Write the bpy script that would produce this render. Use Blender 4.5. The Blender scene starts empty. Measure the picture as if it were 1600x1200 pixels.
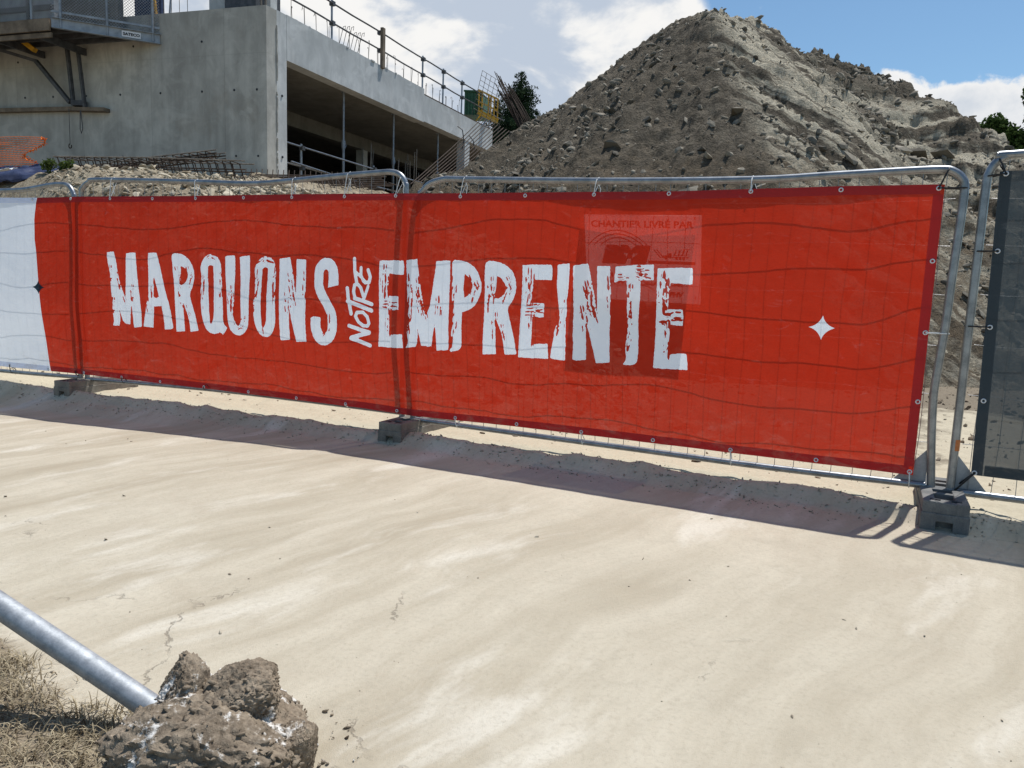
import bpy, bmesh, math, random
import numpy as np
from mathutils import Matrix, Vector, Quaternion

random.seed(7)
RNG = np.random.default_rng(11)
SC = bpy.context.scene
COL = SC.collection
rad = math.radians

# ------------------------------------------------------------------ camera
CAM_H = 1.22
cam_d = bpy.data.cameras.new('camera')
cam = bpy.data.objects.new('camera', cam_d)
COL.objects.link(cam)
cam_d.sensor_width = 36.0
cam_d.lens = 25.7
cam_d.clip_start = 0.05
cam_d.clip_end = 2000.0
# hand-held phone: 7.6 degrees down, 2 degrees of roll
cam.matrix_world = Matrix(((0.99935, -0.03598, 0.0, 0.0),
                           (0.00474, 0.13177, -0.99127, 0.0),
                           (0.03566, 0.99063, 0.13185, CAM_H),
                           (0, 0, 0, 1)))
SC.camera = cam

# ------------------------------------------------------------------ sun, sky, exposure
TO_SUN = Vector((0.296, 0.268, 1.0)).normalized()
SUN_EL = math.asin(TO_SUN.z)
SUN_ROT = math.atan2(TO_SUN.x, TO_SUN.y)
sun_d = bpy.data.lights.new('sun', 'SUN')
sun_d.energy = 4.7
sun_d.angle = rad(0.53)
sun_d.color = (1.0, 0.975, 0.94)
sun = bpy.data.objects.new('sun', sun_d)
sun.rotation_euler = (-TO_SUN).to_track_quat('-Z', 'Y').to_euler()
COL.objects.link(sun)

SC.view_settings.view_transform = 'Standard'
SC.view_settings.look = 'None'
SC.view_settings.exposure = 0.0
SC.view_settings.gamma = 1.0
SC.view_settings.use_curve_mapping = False

world = bpy.data.worlds.new('World')
SC.world = world
world.use_nodes = True


class NT:
    """small helper for building node trees"""
    def __init__(self, tree):
        self.t = tree
        tree.nodes.clear()

    def n(self, typ, ins=None, **props):
        nd = self.t.nodes.new(typ)
        for k, v in props.items():
            setattr(nd, k, v)
        if ins:
            for k, v in ins.items():
                s = nd.inputs[k]
                if isinstance(v, bpy.types.NodeSocket):
                    self.t.links.new(v, s)
                else:
                    s.default_value = v
        return nd

    def math(self, op, a, b=0.0, c=0.0, clamp=False):
        nd = self.n('ShaderNodeMath', {0: a, 1: b, 2: c}, operation=op)
        nd.use_clamp = clamp
        return nd.outputs[0]

    def noise(self, vec, scale, detail=4.0, rough=0.55, dist=0.0):
        return self.n('ShaderNodeTexNoise', {'Vector': vec, 'Scale': scale, 'Detail': detail,
                                             'Roughness': rough, 'Distortion': dist}).outputs['Fac']

    def mapr(self, v, a, b, c=0.0, d=1.0, smooth=True):
        nd = self.n('ShaderNodeMapRange', {'Value': v, 'From Min': a, 'From Max': b, 'To Min': c, 'To Max': d})
        nd.interpolation_type = 'SMOOTHSTEP' if smooth else 'LINEAR'
        return nd.outputs[0]

    def mix(self, f, a, b, mode='MIX'):
        nd = self.n('ShaderNodeMix', data_type='RGBA', blend_type=mode)
        for k, v in ((0, f), (6, a), (7, b)):
            s = nd.inputs[k]
            if isinstance(v, bpy.types.NodeSocket):
                self.t.links.new(v, s)
            else:
                s.default_value = (v[0], v[1], v[2], 1.0) if k else v
        return nd.outputs[2]

    def scale(self, vec, s):
        nd = self.n('ShaderNodeVectorMath', {0: vec, 1: s}, operation='MULTIPLY')
        return nd.outputs[0]

    def dot(self, vec, d):
        return self.n('ShaderNodeVectorMath', {0: vec, 1: d}, operation='DOT_PRODUCT').outputs['Value']

    def comb(self, x, y, z):
        return self.n('ShaderNodeCombineXYZ', {0: x, 1: y, 2: z}).outputs[0]


w = NT(world.node_tree)
sky = w.n('ShaderNodeTexSky', sky_type='NISHITA')
sky.sun_disc = False
sky.sun_elevation = SUN_EL
sky.sun_rotation = SUN_ROT
sky.altitude = 300
sky.dust_density = 0.6
wd = w.n('ShaderNodeTexCoord').outputs['Generated']
# cumulus: billowing noise on the sky dome, gathered into banks where the photograph has them
big = w.noise(w.scale(wd, (1, 1, 1.5)), 3.1, 9.0, 0.56, 0.25)
lob = None
for d, r, k in (((-0.12, 0.955, 0.28), 0.40, 0.48), ((0.10, 0.95, 0.30), 0.14, 0.26), ((0.37, 0.88, 0.30), 0.24, -0.36), ((0.60, 0.74, 0.33), 0.24, -0.30)):
    dd = Vector(d).normalized()
    c = w.mapr(w.dot(wd, dd), math.cos(r * 1.25), math.cos(r * 0.55), 0.0, k)
    lob = c if lob is None else w.math('ADD', lob, c)
cov = w.math('ADD', big, lob)
mask = w.mapr(cov, 0.585, 0.70)
# a low bank of small cumulus over the horizon to the right of the heap
cum = None
for d, r in (((0.425, 0.875, 0.208), 0.045), ((0.452, 0.866, 0.198), 0.050), ((0.480, 0.853, 0.186), 0.056), ((0.515, 0.834, 0.178), 0.062), ((0.545, 0.818, 0.166), 0.05), ((0.50, 0.85, 0.150), 0.09)):
    c = w.mapr(w.dot(wd, Vector(d).normalized()), math.cos(r * 1.5), math.cos(r * 0.1), 0.0, 1.0)
    cum = c if cum is None else w.math('MAXIMUM', cum, c)
cn = w.noise(w.scale(wd, (1, 1, 1.2)), 17.0, 9.0, 0.60, 0.3)
cum = w.math('ADD', w.math('MULTIPLY', cum, 0.62), w.math('MULTIPLY', w.math('SUBTRACT', cn, 0.5), 1.25))
cmask = w.mapr(cum, 0.24, 0.40)
shade = w.noise(w.scale(wd, (1, 1, 1.8)), 6.5, 7.0, 0.55, 0.2)
thick = w.math('ADD', w.math('MULTIPLY', w.mapr(cov, 0.62, 0.98), 0.55), w.math('MULTIPLY', w.mapr(shade, 0.36, 0.60), 0.62))
ccol = w.mix(w.mapr(thick, 0.60, 1.12), (10.2, 10.1, 9.9), (5.6, 6.4, 7.6))
blue = w.mix(1.0, sky.outputs[0], (1.02, 1.25, 1.31), 'MULTIPLY')
wcol = w.mix(cmask, w.mix(mask, blue, ccol), w.mix(w.mapr(w.math('ADD', cum, w.math('MULTIPLY', shade, 0.5)), 0.55, 1.2), (9.8, 9.8, 9.8), (6.6, 7.2, 8.0)))
bg = w.n('ShaderNodeBackground', {'Color': wcol, 'Strength': 0.092})
w.n('ShaderNodeOutputWorld', {'Surface': bg.outputs[0]})


# ------------------------------------------------------------------ noise
def _h(ix, iy, iz, seed):
    h = (ix.astype(np.int64) * 374761393 + iy.astype(np.int64) * 668265263 + iz.astype(np.int64) * 1274126177 + seed * 974711) & 0xffffffff
    h = ((h ^ (h >> 13)) * 1274126177) & 0xffffffff
    h = ((h ^ (h >> 16)) * 2246822519) & 0xffffffff
    return ((h ^ (h >> 15)) & 0xffffff) / float(0xffffff)


def vn(x, y, z=None, seed=0):
    """value noise in 0..1"""
    x = np.asarray(x, float); y = np.asarray(y, float)
    ix = np.floor(x); iy = np.floor(y)
    fx = x - ix; fy = y - iy
    fx = fx * fx * (3 - 2 * fx); fy = fy * fy * (3 - 2 * fy)
    if z is None:
        iz = np.zeros_like(ix)
        a = _h(ix, iy, iz, seed); b = _h(ix + 1, iy, iz, seed)
        c = _h(ix, iy + 1, iz, seed); d = _h(ix + 1, iy + 1, iz, seed)
        return (a * (1 - fx) + b * fx) * (1 - fy) + (c * (1 - fx) + d * fx) * fy
    z = np.asarray(z, float)
    iz = np.floor(z); fz = z - iz; fz = fz * fz * (3 - 2 * fz)
    r = 0
    for dz, wz in ((0, 1 - fz), (1, fz)):
        a = _h(ix, iy, iz + dz, seed); b = _h(ix + 1, iy, iz + dz, seed)
        c = _h(ix, iy + 1, iz + dz, seed); d = _h(ix + 1, iy + 1, iz + dz, seed)
        r = r + wz * ((a * (1 - fx) + b * fx) * (1 - fy) + (c * (1 - fx) + d * fx) * fy)
    return r


def fbm(x, y, z=None, o=4, g=0.5, seed=0):
    s = 0; a = 1.0; t = 0
    x = np.asarray(x, float); y = np.asarray(y, float)
    for i in range(o):
        s = s + a * vn(x, y, z, seed + i * 17); t += a; a *= g
        x = x * 2.03 + 5.1; y = y * 2.03 + 3.7
        if z is not None:
            z = np.asarray(z, float) * 2.03 + 1.3
    return s / t - 0.5


def sst(a, b, x):
    t = np.clip((np.asarray(x, float) - a) / (b - a), 0, 1)
    return t * t * (3 - 2 * t)


# ------------------------------------------------------------------ mesh building
class MB:
    def __init__(self):
        self.v = []; self.f = []; self.k = 0

    def add(self, v, f):
        v = np.asarray(v, float).reshape(-1, 3)
        self.v.append(v)
        self.f.extend([tuple(int(i) + self.k for i in q) for q in f])
        self.k += len(v)
        return self

    def box(self, c, s, ax=None, taper=1.0):
        """box with centre c, full sizes s and optional axes"""
        ax = np.eye(3) if ax is None else np.array(ax, float)
        p = []
        for z in (-.5, .5):
            k = taper if z > 0 else 1.0
            for x, y in ((-.5, -.5), (.5, -.5), (.5, .5), (-.5, .5)):
                p.append(np.array(c, float) + ax[0] * x * s[0] * k + ax[1] * y * s[1] * k + ax[2] * z * s[2])
        return self.add(p, [(3, 2, 1, 0), (4, 5, 6, 7), (0, 1, 5, 4), (1, 2, 6, 5), (2, 3, 7, 6), (3, 0, 4, 7)])

    def prism(self, foot, z0, z1):
        n = len(foot)
        p = [(x, y, z0) for x, y in foot] + [(x, y, z1) for x, y in foot]
        f = [tuple(range(n))[::-1], tuple(range(n, 2 * n))] + [(i, (i + 1) % n, n + (i + 1) % n, n + i) for i in range(n)]
        return self.add(p, f)

    def beam(self, a, b, wd, ht, up=(0, 0, 1)):
        a = np.array(a, float); b = np.array(b, float)
        d = b - a; L = np.linalg.norm(d); d /= L
        s = np.cross(d, np.array(up, float)); s /= np.linalg.norm(s)
        u = np.cross(s, d)
        return self.box((a + b) / 2, (L, wd, ht), (d, s, u))

    def tube(self, path, r, n=8, cap=True, closed=False):
        P = np.array(path, float)
        m = len(P)
        R = np.full(m, r) if np.isscalar(r) else np.array(r, float)
        if closed:
            T = np.roll(P, -1, 0) - np.roll(P, 1, 0)
        else:
            T = np.gradient(P, axis=0)
        T /= np.linalg.norm(T, axis=1)[:, None] + 1e-12
        ref = np.array([0, 0, 1.0]) if abs(T[0][2]) < 0.9 else np.array([1.0, 0, 0])
        N = np.cross(T[0], ref); N /= np.linalg.norm(N)
        rings = []
        for i in range(m):
            N = N - T[i] * np.dot(N, T[i]); N /= np.linalg.norm(N)
            Bn = np.cross(T[i], N)
            an = np.arange(n) * 2 * np.pi / n
            rings.append(P[i] + R[i] * (np.cos(an)[:, None] * N + np.sin(an)[:, None] * Bn))
        f = []
        for i in range(m if closed else m - 1):
            j = (i + 1) % m
            for k in range(n):
                q = (k + 1) % n
                f.append((i * n + k, i * n + q, j * n + q, j * n + k))
        if cap and not closed:
            f.append(tuple(range(n))[::-1]); f.append(tuple((m - 1) * n + k for k in range(n)))
        return self.add(np.concatenate(rings), f)

    def mesh(self, name, org=(0, 0, 0)):
        me = bpy.data.meshes.new(name)
        V = (np.concatenate(self.v) if self.v else np.zeros((0, 3))) - np.array(org)
        me.from_pydata(V.tolist(), [], self.f)
        me.update()
        return me


def fast_mesh(name, V, F, org=(0, 0, 0)):
    """V (n,3), F (m,k) arrays of equal sized faces"""
    me = bpy.data.meshes.new(name)
    V = (np.asarray(V, float).reshape(-1, 3) - np.array(org)).astype(np.float32)
    F = np.asarray(F, np.int32)
    m, k = F.shape
    me.vertices.add(len(V)); me.vertices.foreach_set('co', V.ravel())
    me.loops.add(m * k); me.loops.foreach_set('vertex_index', F.ravel())
    me.polygons.add(m)
    me.polygons.foreach_set('loop_start', np.arange(0, m * k, k, dtype=np.int32))
    me.polygons.foreach_set('loop_total', np.full(m, k, np.int32))
    me.update(calc_edges=True)
    return me


def grid_faces(ny, nx):
    i = np.arange(ny - 1)[:, None] * nx + np.arange(nx - 1)[None, :]
    return np.stack([i, i + 1, i + nx + 1, i + nx], -1).reshape(-1, 4)


ORG = {}


def smooth(me, ang=None):
    me.polygons.foreach_set('use_smooth', np.ones(len(me.polygons), bool))
    if ang is not None:
        me.set_sharp_from_angle(angle=rad(ang))


def obj(name, mesh, mat=None, parent=None, kind=None, label=None, sm=None):
    """mesh: MB in world coordinates, or a mesh already relative to the parent's origin"""
    org = ORG.get(parent.name, (0, 0, 0)) if parent else (0, 0, 0)
    me = mesh.mesh(name, org) if isinstance(mesh, MB) else mesh
    if mat and not me.materials:
        me.materials.append(mat)
    if sm:
        smooth(me, sm)
    o = bpy.data.objects.new(name, me)
    COL.objects.link(o)
    if parent:
        o.parent = parent
        ORG[o.name] = org
    if kind:
        o['kind'] = kind
    if label:
        o['label'] = label
    return o


def thing(name, label, cat, loc=(0, 0, 0), group=None):
    o = bpy.data.objects.new(name, None)
    o.location = loc
    o.empty_display_size = 0.2
    COL.objects.link(o)
    ORG[o.name] = tuple(loc)
    o['label'] = label; o['category'] = cat
    if group:
        o['group'] = group
    return o


def tag(o, label, cat, group=None):
    o['label'] = label; o['category'] = cat
    if group:
        o['group'] = group
    return o


def put(name, me, parent, loc, rot=(0, 0, 0), scale=(1, 1, 1)):
    """an instance sharing mesh data, placed in world coordinates under its parent"""
    o = bpy.data.objects.new(name, me)
    COL.objects.link(o)
    o.parent = parent
    g = ORG.get(parent.name, (0, 0, 0)) if parent else (0, 0, 0)
    o.location = (loc[0] - g[0], loc[1] - g[1], loc[2] - g[2])
    o.rotation_euler = rot; o.scale = scale
    return o


# ------------------------------------------------------------------ materials
def material(name):
    m = bpy.data.materials.new(name)
    m.use_nodes = True
    return m, NT(m.node_tree)


def finish(t, col, rough=0.8, metal=0.0, bump=None, bs=0.3, bd=0.02, spec=0.3):
    ins = {'Base Color': col if isinstance(col, bpy.types.NodeSocket) else (*col, 1.0), 'Roughness': rough, 'Metallic': metal, 'Specular IOR Level': spec}
    if bump is not None:
        ins['Normal'] = t.n('ShaderNodeBump', {'Strength': bs, 'Distance': bd, 'Height': bump}).outputs[0]
    p = t.n('ShaderNodeBsdfPrincipled', ins)
    t.n('ShaderNodeOutputMaterial', {'Surface': p.outputs[0]})


def geo(t):
    return t.n('ShaderNodeNewGeometry').outputs['Position']


def mottled(name, c1, c2, scale=6.0, rough=0.8, metal=0.0, bs=0.25, bd=0.01, fine=60.0, spec=0.3, detail=6.0):
    m, t = material(name)
    co = t.n('ShaderNodeTexCoord').outputs['Object']
    a = t.noise(co, scale, detail, 0.6)
    b = t.noise(co, fine, 3.0, 0.6)
    f = t.mapr(t.math('ADD', t.math('MULTIPLY', a, 0.7), t.math('MULTIPLY', b, 0.3)), 0.32, 0.68)
    finish(t, t.mix(f, c1, c2), rough, metal, b, bs, bd, spec)
    return m


M = {}
M['galv_pole'] = mottled('weathered_zinc_tube', (0.26, 0.28, 0.30), (0.46, 0.48, 0.50), 26, 0.62, 0.6, 0.12, 0.002, 160, 0.5)
M['galv'] = mottled('galvanised_steel', (0.20, 0.212, 0.225), (0.36, 0.372, 0.385), 14, 0.38, 0.85, 0.06, 0.002, 220, 0.5)
M['galv_dull'] = mottled('dull_galvanised_steel', (0.24, 0.26, 0.28), (0.42, 0.44, 0.46), 5, 0.55, 0.55, 0.1, 0.003, 90, 0.4)
M['wire'] = mottled('mesh_wire', (0.20, 0.20, 0.20), (0.34, 0.34, 0.34), 20, 0.5, 0.6)
M['rust'] = mottled('rusty_rebar', (0.030, 0.022, 0.017), (0.098, 0.066, 0.048), 9, 0.85, 0.1, 0.4, 0.003, 120)
M['rebar_pale'] = mottled('pale_rebar', (0.10, 0.085, 0.07), (0.26, 0.23, 0.19), 9, 0.8, 0.15, 0.4, 0.003, 120)  # paler rebar colour, holding the sunlight on cage tops and hooks
M['foot'] = mottled('recycled_block', (0.13, 0.115, 0.098), (0.27, 0.24, 0.20), 9, 0.9, 0, 0.5, 0.004, 140)
M['foot_grey'] = mottled('grey_plastic_block', (0.11, 0.11, 0.108), (0.22, 0.215, 0.20), 8, 0.75, 0, 0.4, 0.003, 120)
M['tie_white'] = mottled('white_tie', (0.72, 0.72, 0.70), (0.82, 0.82, 0.8), 30, 0.45)
M['tie_black'] = mottled('black_tie', (0.012, 0.012, 0.013), (0.025, 0.025, 0.026), 30, 0.4)
M['eyelet'] = mottled('zinc_eyelet', (0.60, 0.61, 0.62), (0.78, 0.79, 0.8), 40, 0.35, 0.6)
M['timber'] = mottled('grey_timber', (0.11, 0.085, 0.06), (0.27, 0.21, 0.15), 3, 0.85, 0, 0.4, 0.004, 70)
M['paint_orange'] = mottled('orange_paint', (0.50, 0.15, 0.04), (0.66, 0.22, 0.07), 20, 0.6)
M['yellow'] = mottled('yellow_paint', (0.60, 0.30, 0.02), (0.78, 0.42, 0.04), 7, 0.5)
M['green'] = mottled('green_paint', (0.035, 0.10, 0.05), (0.075, 0.17, 0.085), 3, 0.55)
M['dark_steel'] = mottled('dark_steel', (0.055, 0.058, 0.062), (0.12, 0.12, 0.125), 6, 0.6, 0.3)
M['white_sign'] = mottled('white_plate', (0.70, 0.71, 0.72), (0.80, 0.80, 0.80), 12, 0.5)
M['ink_and_hole_black'] = mottled('black_print_and_hole_shade', (0.02, 0.02, 0.022), (0.035, 0.035, 0.04), 40, 0.5)  # print, and the painted shade inside tie holes and grip recesses


def mat_ground():
    m, t = material('packed_earth')
    p = geo(t)
    wob = t.noise(p, 0.55, 3.0, 0.5)
    along = t.math('ADD', t.dot(p, (0.62, 0.78, 0)), t.math('MULTIPLY', wob, 1.2))
    across = t.math('ADD', t.dot(p, (0.78, -0.62, 0)), t.math('MULTIPLY', wob, 0.7))
    sv = t.comb(t.math('MULTIPLY', across, 2.0), t.math('MULTIPLY', along, 0.30), 0.0)
    streak = t.noise(sv, 1.25, 8.0, 0.68, 0.1)
    patch = t.noise(p, 0.95, 5.0, 0.6, 0.4)
    fine = t.noise(p, 55.0, 6.0, 0.75)
    grit = t.noise(p, 300.0, 2.0, 0.7)
    base = t.mix(t.mapr(streak, 0.30, 0.70), (0.385, 0.330, 0.242), (0.545, 0.488, 0.383))
    base = t.mix(t.mapr(patch, 0.55, 0.72, 0, 0.55), base, (0.375, 0.315, 0.235))
    wide = t.noise(p, 0.33, 3.0, 0.5)
    base = t.mix(t.mapr(wide, 0.44, 0.64, 0, 0.42), base, (0.60, 0.55, 0.44))
    mott = t.noise(p, 9.0, 6.0, 0.7)
    base = t.mix(t.mapr(mott, 0.45, 0.72, 0, 0.28), base, (0.37, 0.325, 0.25))
    # chalky smears
    sm2 = t.noise(t.comb(t.math('MULTIPLY', across, 3.0), t.math('MULTIPLY', along, 0.8), 3.0), 1.0, 5.0, 0.6)
    base = t.mix(t.mapr(sm2, 0.535, 0.71, 0, 0.6), base, (0.70, 0.655, 0.56))
    # loose sandy strip under and behind the fence
    dn = t.math('ADD', t.dot(p, (0.4245, 0.9054, 0)), -4.835)
    edge = t.math('ADD', dn, t.math('MULTIPLY', t.noise(p, 5.0, 4.0, 0.6), 0.35))
    sand = t.mix(t.noise(p, 26.0, 5.0, 0.7), (0.40, 0.345, 0.245), (0.59, 0.52, 0.39))
    base = t.mix(t.mapr(edge, -0.16, 0.06), base, sand)
    # brown earth spilled from the heap over the ground behind the banner
    sal = t.math('ADD', t.dot(p, (0.8999, -0.4362, 0)), 3.289)
    wb = t.math('MULTIPLY', t.math('SUBTRACT', t.noise(p, 2.2, 6.0, 0.65), 0.5), 2.2)
    b1 = t.math('MULTIPLY', t.mapr(t.math('ADD', dn, wb), 0.75, 1.25), t.mapr(t.math('ADD', sal, wb), 3.95, 3.55))
    b2 = t.mapr(t.math('ADD', dn, t.math('MULTIPLY', wb, 1.6)), 3.6, 4.6)
    soil = t.mix(t.noise(p, 14.0, 6.0, 0.7), (0.085, 0.066, 0.046), (0.26, 0.21, 0.15))
    base = t.mix(t.math('MULTIPLY', t.math('MAXIMUM', b1, b2), 0.92), base, soil)
    # verge of soil under the dry grass
    vg = t.math('ADD', t.dot(p, (-0.62, -0.78, 0)), t.math('MULTIPLY', t.math('SUBTRACT', t.noise(p, 6.0, 5.0, 0.65), 0.5), 0.40))
    base = t.mix(t.mapr(vg, -0.80, -0.67), base, t.mix(t.noise(p, 40.0, 5.0, 0.65), (0.13, 0.10, 0.07), (0.34, 0.28, 0.20)))
    base = t.mix(t.mapr(fine, 0.45, 0.75, 0.0, 0.45), base, (0.33, 0.285, 0.215))
    # drying cracks
    wp = t.n('ShaderNodeVectorMath', {0: p, 1: t.scale(t.n('ShaderNodeTexNoise', {'Vector': p, 'Scale': 2.6, 'Detail': 6.0, 'Roughness': 0.62}).outputs['Color'], (0.7, 0.7, 0.0))}, operation='ADD').outputs[0]
    flat = t.n('ShaderNodeVectorMath', {0: wp, 1: (1, 1, 0)}, operation='MULTIPLY').outputs[0]
    vor = t.n('ShaderNodeTexVoronoi', {'Vector': flat, 'Scale': 0.85}, feature='DISTANCE_TO_EDGE').outputs['Distance']
    cm = t.math('MULTIPLY', t.mapr(vor, 0.0025, 0.008, 1.0, 0.0), t.mapr(t.noise(p, 1.5, 4.0, 0.6), 0.49, 0.60))
    cm = t.math('MULTIPLY', cm, t.mapr(dn, -2.0, -2.7))
    cm = t.math('MULTIPLY', cm, t.mapr(fine, 0.36, 0.5))
    base = t.mix(t.math('MULTIPLY', cm, 0.5), base, (0.13, 0.105, 0.08))
    hgt = t.math('ADD', t.math('MULTIPLY', fine, 0.6), t.math('MULTIPLY', grit, 0.4))
    hgt = t.math('SUBTRACT', hgt, t.math('MULTIPLY', cm, 1.2))
    finish(t, base, 0.93, 0, hgt, 0.5, 0.012, 0.15)
    return m


def mat_heap():
    m, t = material('excavated_spoil')
    p = geo(t)
    big = t.noise(p, 0.75, 5.0, 0.6, 0.3)
    mid = t.noise(p, 3.2, 6.0, 0.65)
    fine = t.noise(p, 15.0, 6.0, 0.7)
    base = t.mix(t.mapr(t.math('ADD', t.math('MULTIPLY', mid, 0.5), t.math('MULTIPLY', fine, 0.5)), 0.36, 0.64), (0.062, 0.053, 0.041), (0.212, 0.181, 0.137))
    base = t.mix(t.mapr(big, 0.44, 0.62, 0, 0.5), base, (0.140, 0.116, 0.085))
    # pale clay laid bare by the bucket: long smears running down to the right on the front face, slabs further right
    c = t.dot(p, (0.66, 0.25, 0.70)); al = t.dot(p, (0.70, -0.2, -0.66))
    smear = t.noise(t.comb(t.math('MULTIPLY', c, 2.6), t.math('MULTIPLY', al, 0.33), 0.0), 1.0, 6.0, 0.62, 0.2)
    slab = t.noise(t.scale(p, (0.55, 0.55, 1.9)), 1.0, 6.0, 0.58, 0.35)
    x = t.n('ShaderNodeSeparateXYZ', {0: p}).outputs
    zone1 = t.math('MULTIPLY', t.mapr(x[0], 4.2, 5.0), t.mapr(x[0], 8.6, 7.2))
    zone2 = t.math('MULTIPLY', t.mapr(x[0], 6.6, 8.0), t.mapr(x[2], 7.2, 6.0))
    pm = t.math('MAXIMUM', t.math('MULTIPLY', zone1, t.mapr(smear, 0.435, 0.515)), t.math('MULTIPLY', zone2, t.mapr(slab, 0.44, 0.52)))
    pm = t.math('MULTIPLY', pm, t.mapr(fine, 0.30, 0.50, 0.45, 1.0))
    base = t.mix(t.math('MULTIPLY', pm, 0.92), base, t.mix(t.noise(p, 5.0, 5.0, 0.6), (0.44, 0.39, 0.295), (0.70, 0.635, 0.49)))
    # browner topsoil at the foot
    base = t.mix(t.math('MULTIPLY', t.mapr(x[2], 4.4, 2.9), t.mapr(mid, 0.40, 0.6, 0.2, 0.8)), base, t.mix(fine, (0.085, 0.062, 0.040), (0.21, 0.160, 0.105)))
    finish(t, base, 0.95, 0, t.math('ADD', t.math('MULTIPLY', fine, 1.3), mid), 0.9, 0.12, 0.1)
    return m


def mat_bank():
    m, t = material('chalky_rubble')
    p = geo(t)
    a = t.noise(p, 2.2, 6.0, 0.62); b = t.noise(p, 26.0, 5.0, 0.7)
    base = t.mix(t.mapr(t.math('ADD', t.math('MULTIPLY', a, 0.45), t.math('MULTIPLY', b, 0.55)), 0.36, 0.66), (0.155, 0.120, 0.080), (0.44, 0.375, 0.27))
    finish(t, base, 0.95, 0, b, 0.6, 0.04, 0.1)
    return m


def mat_stone(name, c1, c2):
    m, t = material(name)
    co = t.n('ShaderNodeTexCoord').outputs['Object']
    r = t.n('ShaderNodeObjectInfo').outputs['Random']
    isl = t.n('ShaderNodeNewGeometry').outputs['Random Per Island']
    f = t.math('FRACT', t.math('ADD', r, isl))
    col = t.mix(f, c1, c2)
    n = t.noise(geo(t), 22.0, 5.0, 0.65)
    col = t.mix(t.mapr(n, 0.35, 0.7, 0.0, 0.45), col, tuple(0.5 * (u + v) * 0.75 for u, v in zip(c1, c2)))
    finish(t, col, 0.9, 0, n, 0.4, 0.02, 0.2)
    return m


def mat_concrete(name, c1, c2, joints=None, stain=0.45):
    m, t = material(name)
    p = geo(t)
    x = t.n('ShaderNodeSeparateXYZ', {0: p}).outputs
    big = t.noise(t.scale(p, (0.5, 0.5, 0.5)), 1.1, 6.0, 0.6, 0.5)
    run = t.noise(t.scale(p, (3.2, 3.2, 0.22)), 1.0, 6.0, 0.62)
    fine = t.noise(p, 24.0, 5.0, 0.65)
    f = t.math('ADD', t.math('MULTIPLY', big, 0.55), t.math('MULTIPLY', run, 0.45))
    base = t.mix(t.mapr(f, 0.36, 0.62), c1, c2)
    base = t.mix(t.mapr(run, 0.56, 0.74, 0, stain * 0.6), base, tuple(c * 0.60 for c in c1))
    base = t.mix(t.mapr(t.noise(p, 0.8, 4.0, 0.6), 0.56, 0.70, 0, 0.28), base, (c1[0] * 0.95, c1[1] * 0.82, c1[2] * 0.70))
    # darker damp band under the top edge
    base = t.mix(t.math('MULTIPLY', t.mapr(x[2], 7.15, 8.1), t.mapr(run, 0.40, 0.60, 0.1, 0.5)), base, tuple(c * 0.62 for c in c1))
    blot = t.noise(t.scale(p, (1, 1, 0.7)), 2.3, 8.0, 0.68, 0.6)
    base = t.mix(t.mapr(blot, 0.38, 0.64, 0.0, 0.42), base, tuple(c * 0.70 for c in c1))
    base = t.mix(t.mapr(t.noise(t.scale(p, (0.7, 0.7, 1.0)), 0.9, 5.0, 0.6, 0.9), 0.55, 0.66, 0, 0.4), base, tuple(min(1.0, c * 1.12) for c in c2))
    bump = fine
    if joints:
        d, o, pitch = joints
        s = t.math('DIVIDE', t.math('ADD', t.dot(p, d), o), pitch)
        fr = t.math('ABSOLUTE', t.math('SUBTRACT', t.math('FRACT', s), 0.5))
        ln = t.mapr(fr, 0.491, 0.497)
        tone = t.n('ShaderNodeTexWhiteNoise', {'W': t.math('FLOOR', s)}, noise_dimensions='1D').outputs['Value']
        base = t.mix(t.math('MULTIPLY', tone, 0.30), base, tuple(c * 0.72 for c in c1))
        base = t.mix(t.math('MULTIPLY', ln, 0.22), base, tuple(c * 0.5 for c in c1))
        zz = t.math('ABSOLUTE', t.math('SUBTRACT', x[2], 7.05))
        base = t.mix(t.mapr(zz, 0.012, 0.004, 0, 0.2), base, tuple(c * 0.55 for c in c1))
        bump = t.math('SUBTRACT', fine, t.math('MULTIPLY', ln, 0.3))
    finish(t, base, 0.85, 0, bump, 0.22, 0.01, 0.25)
    return m


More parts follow.
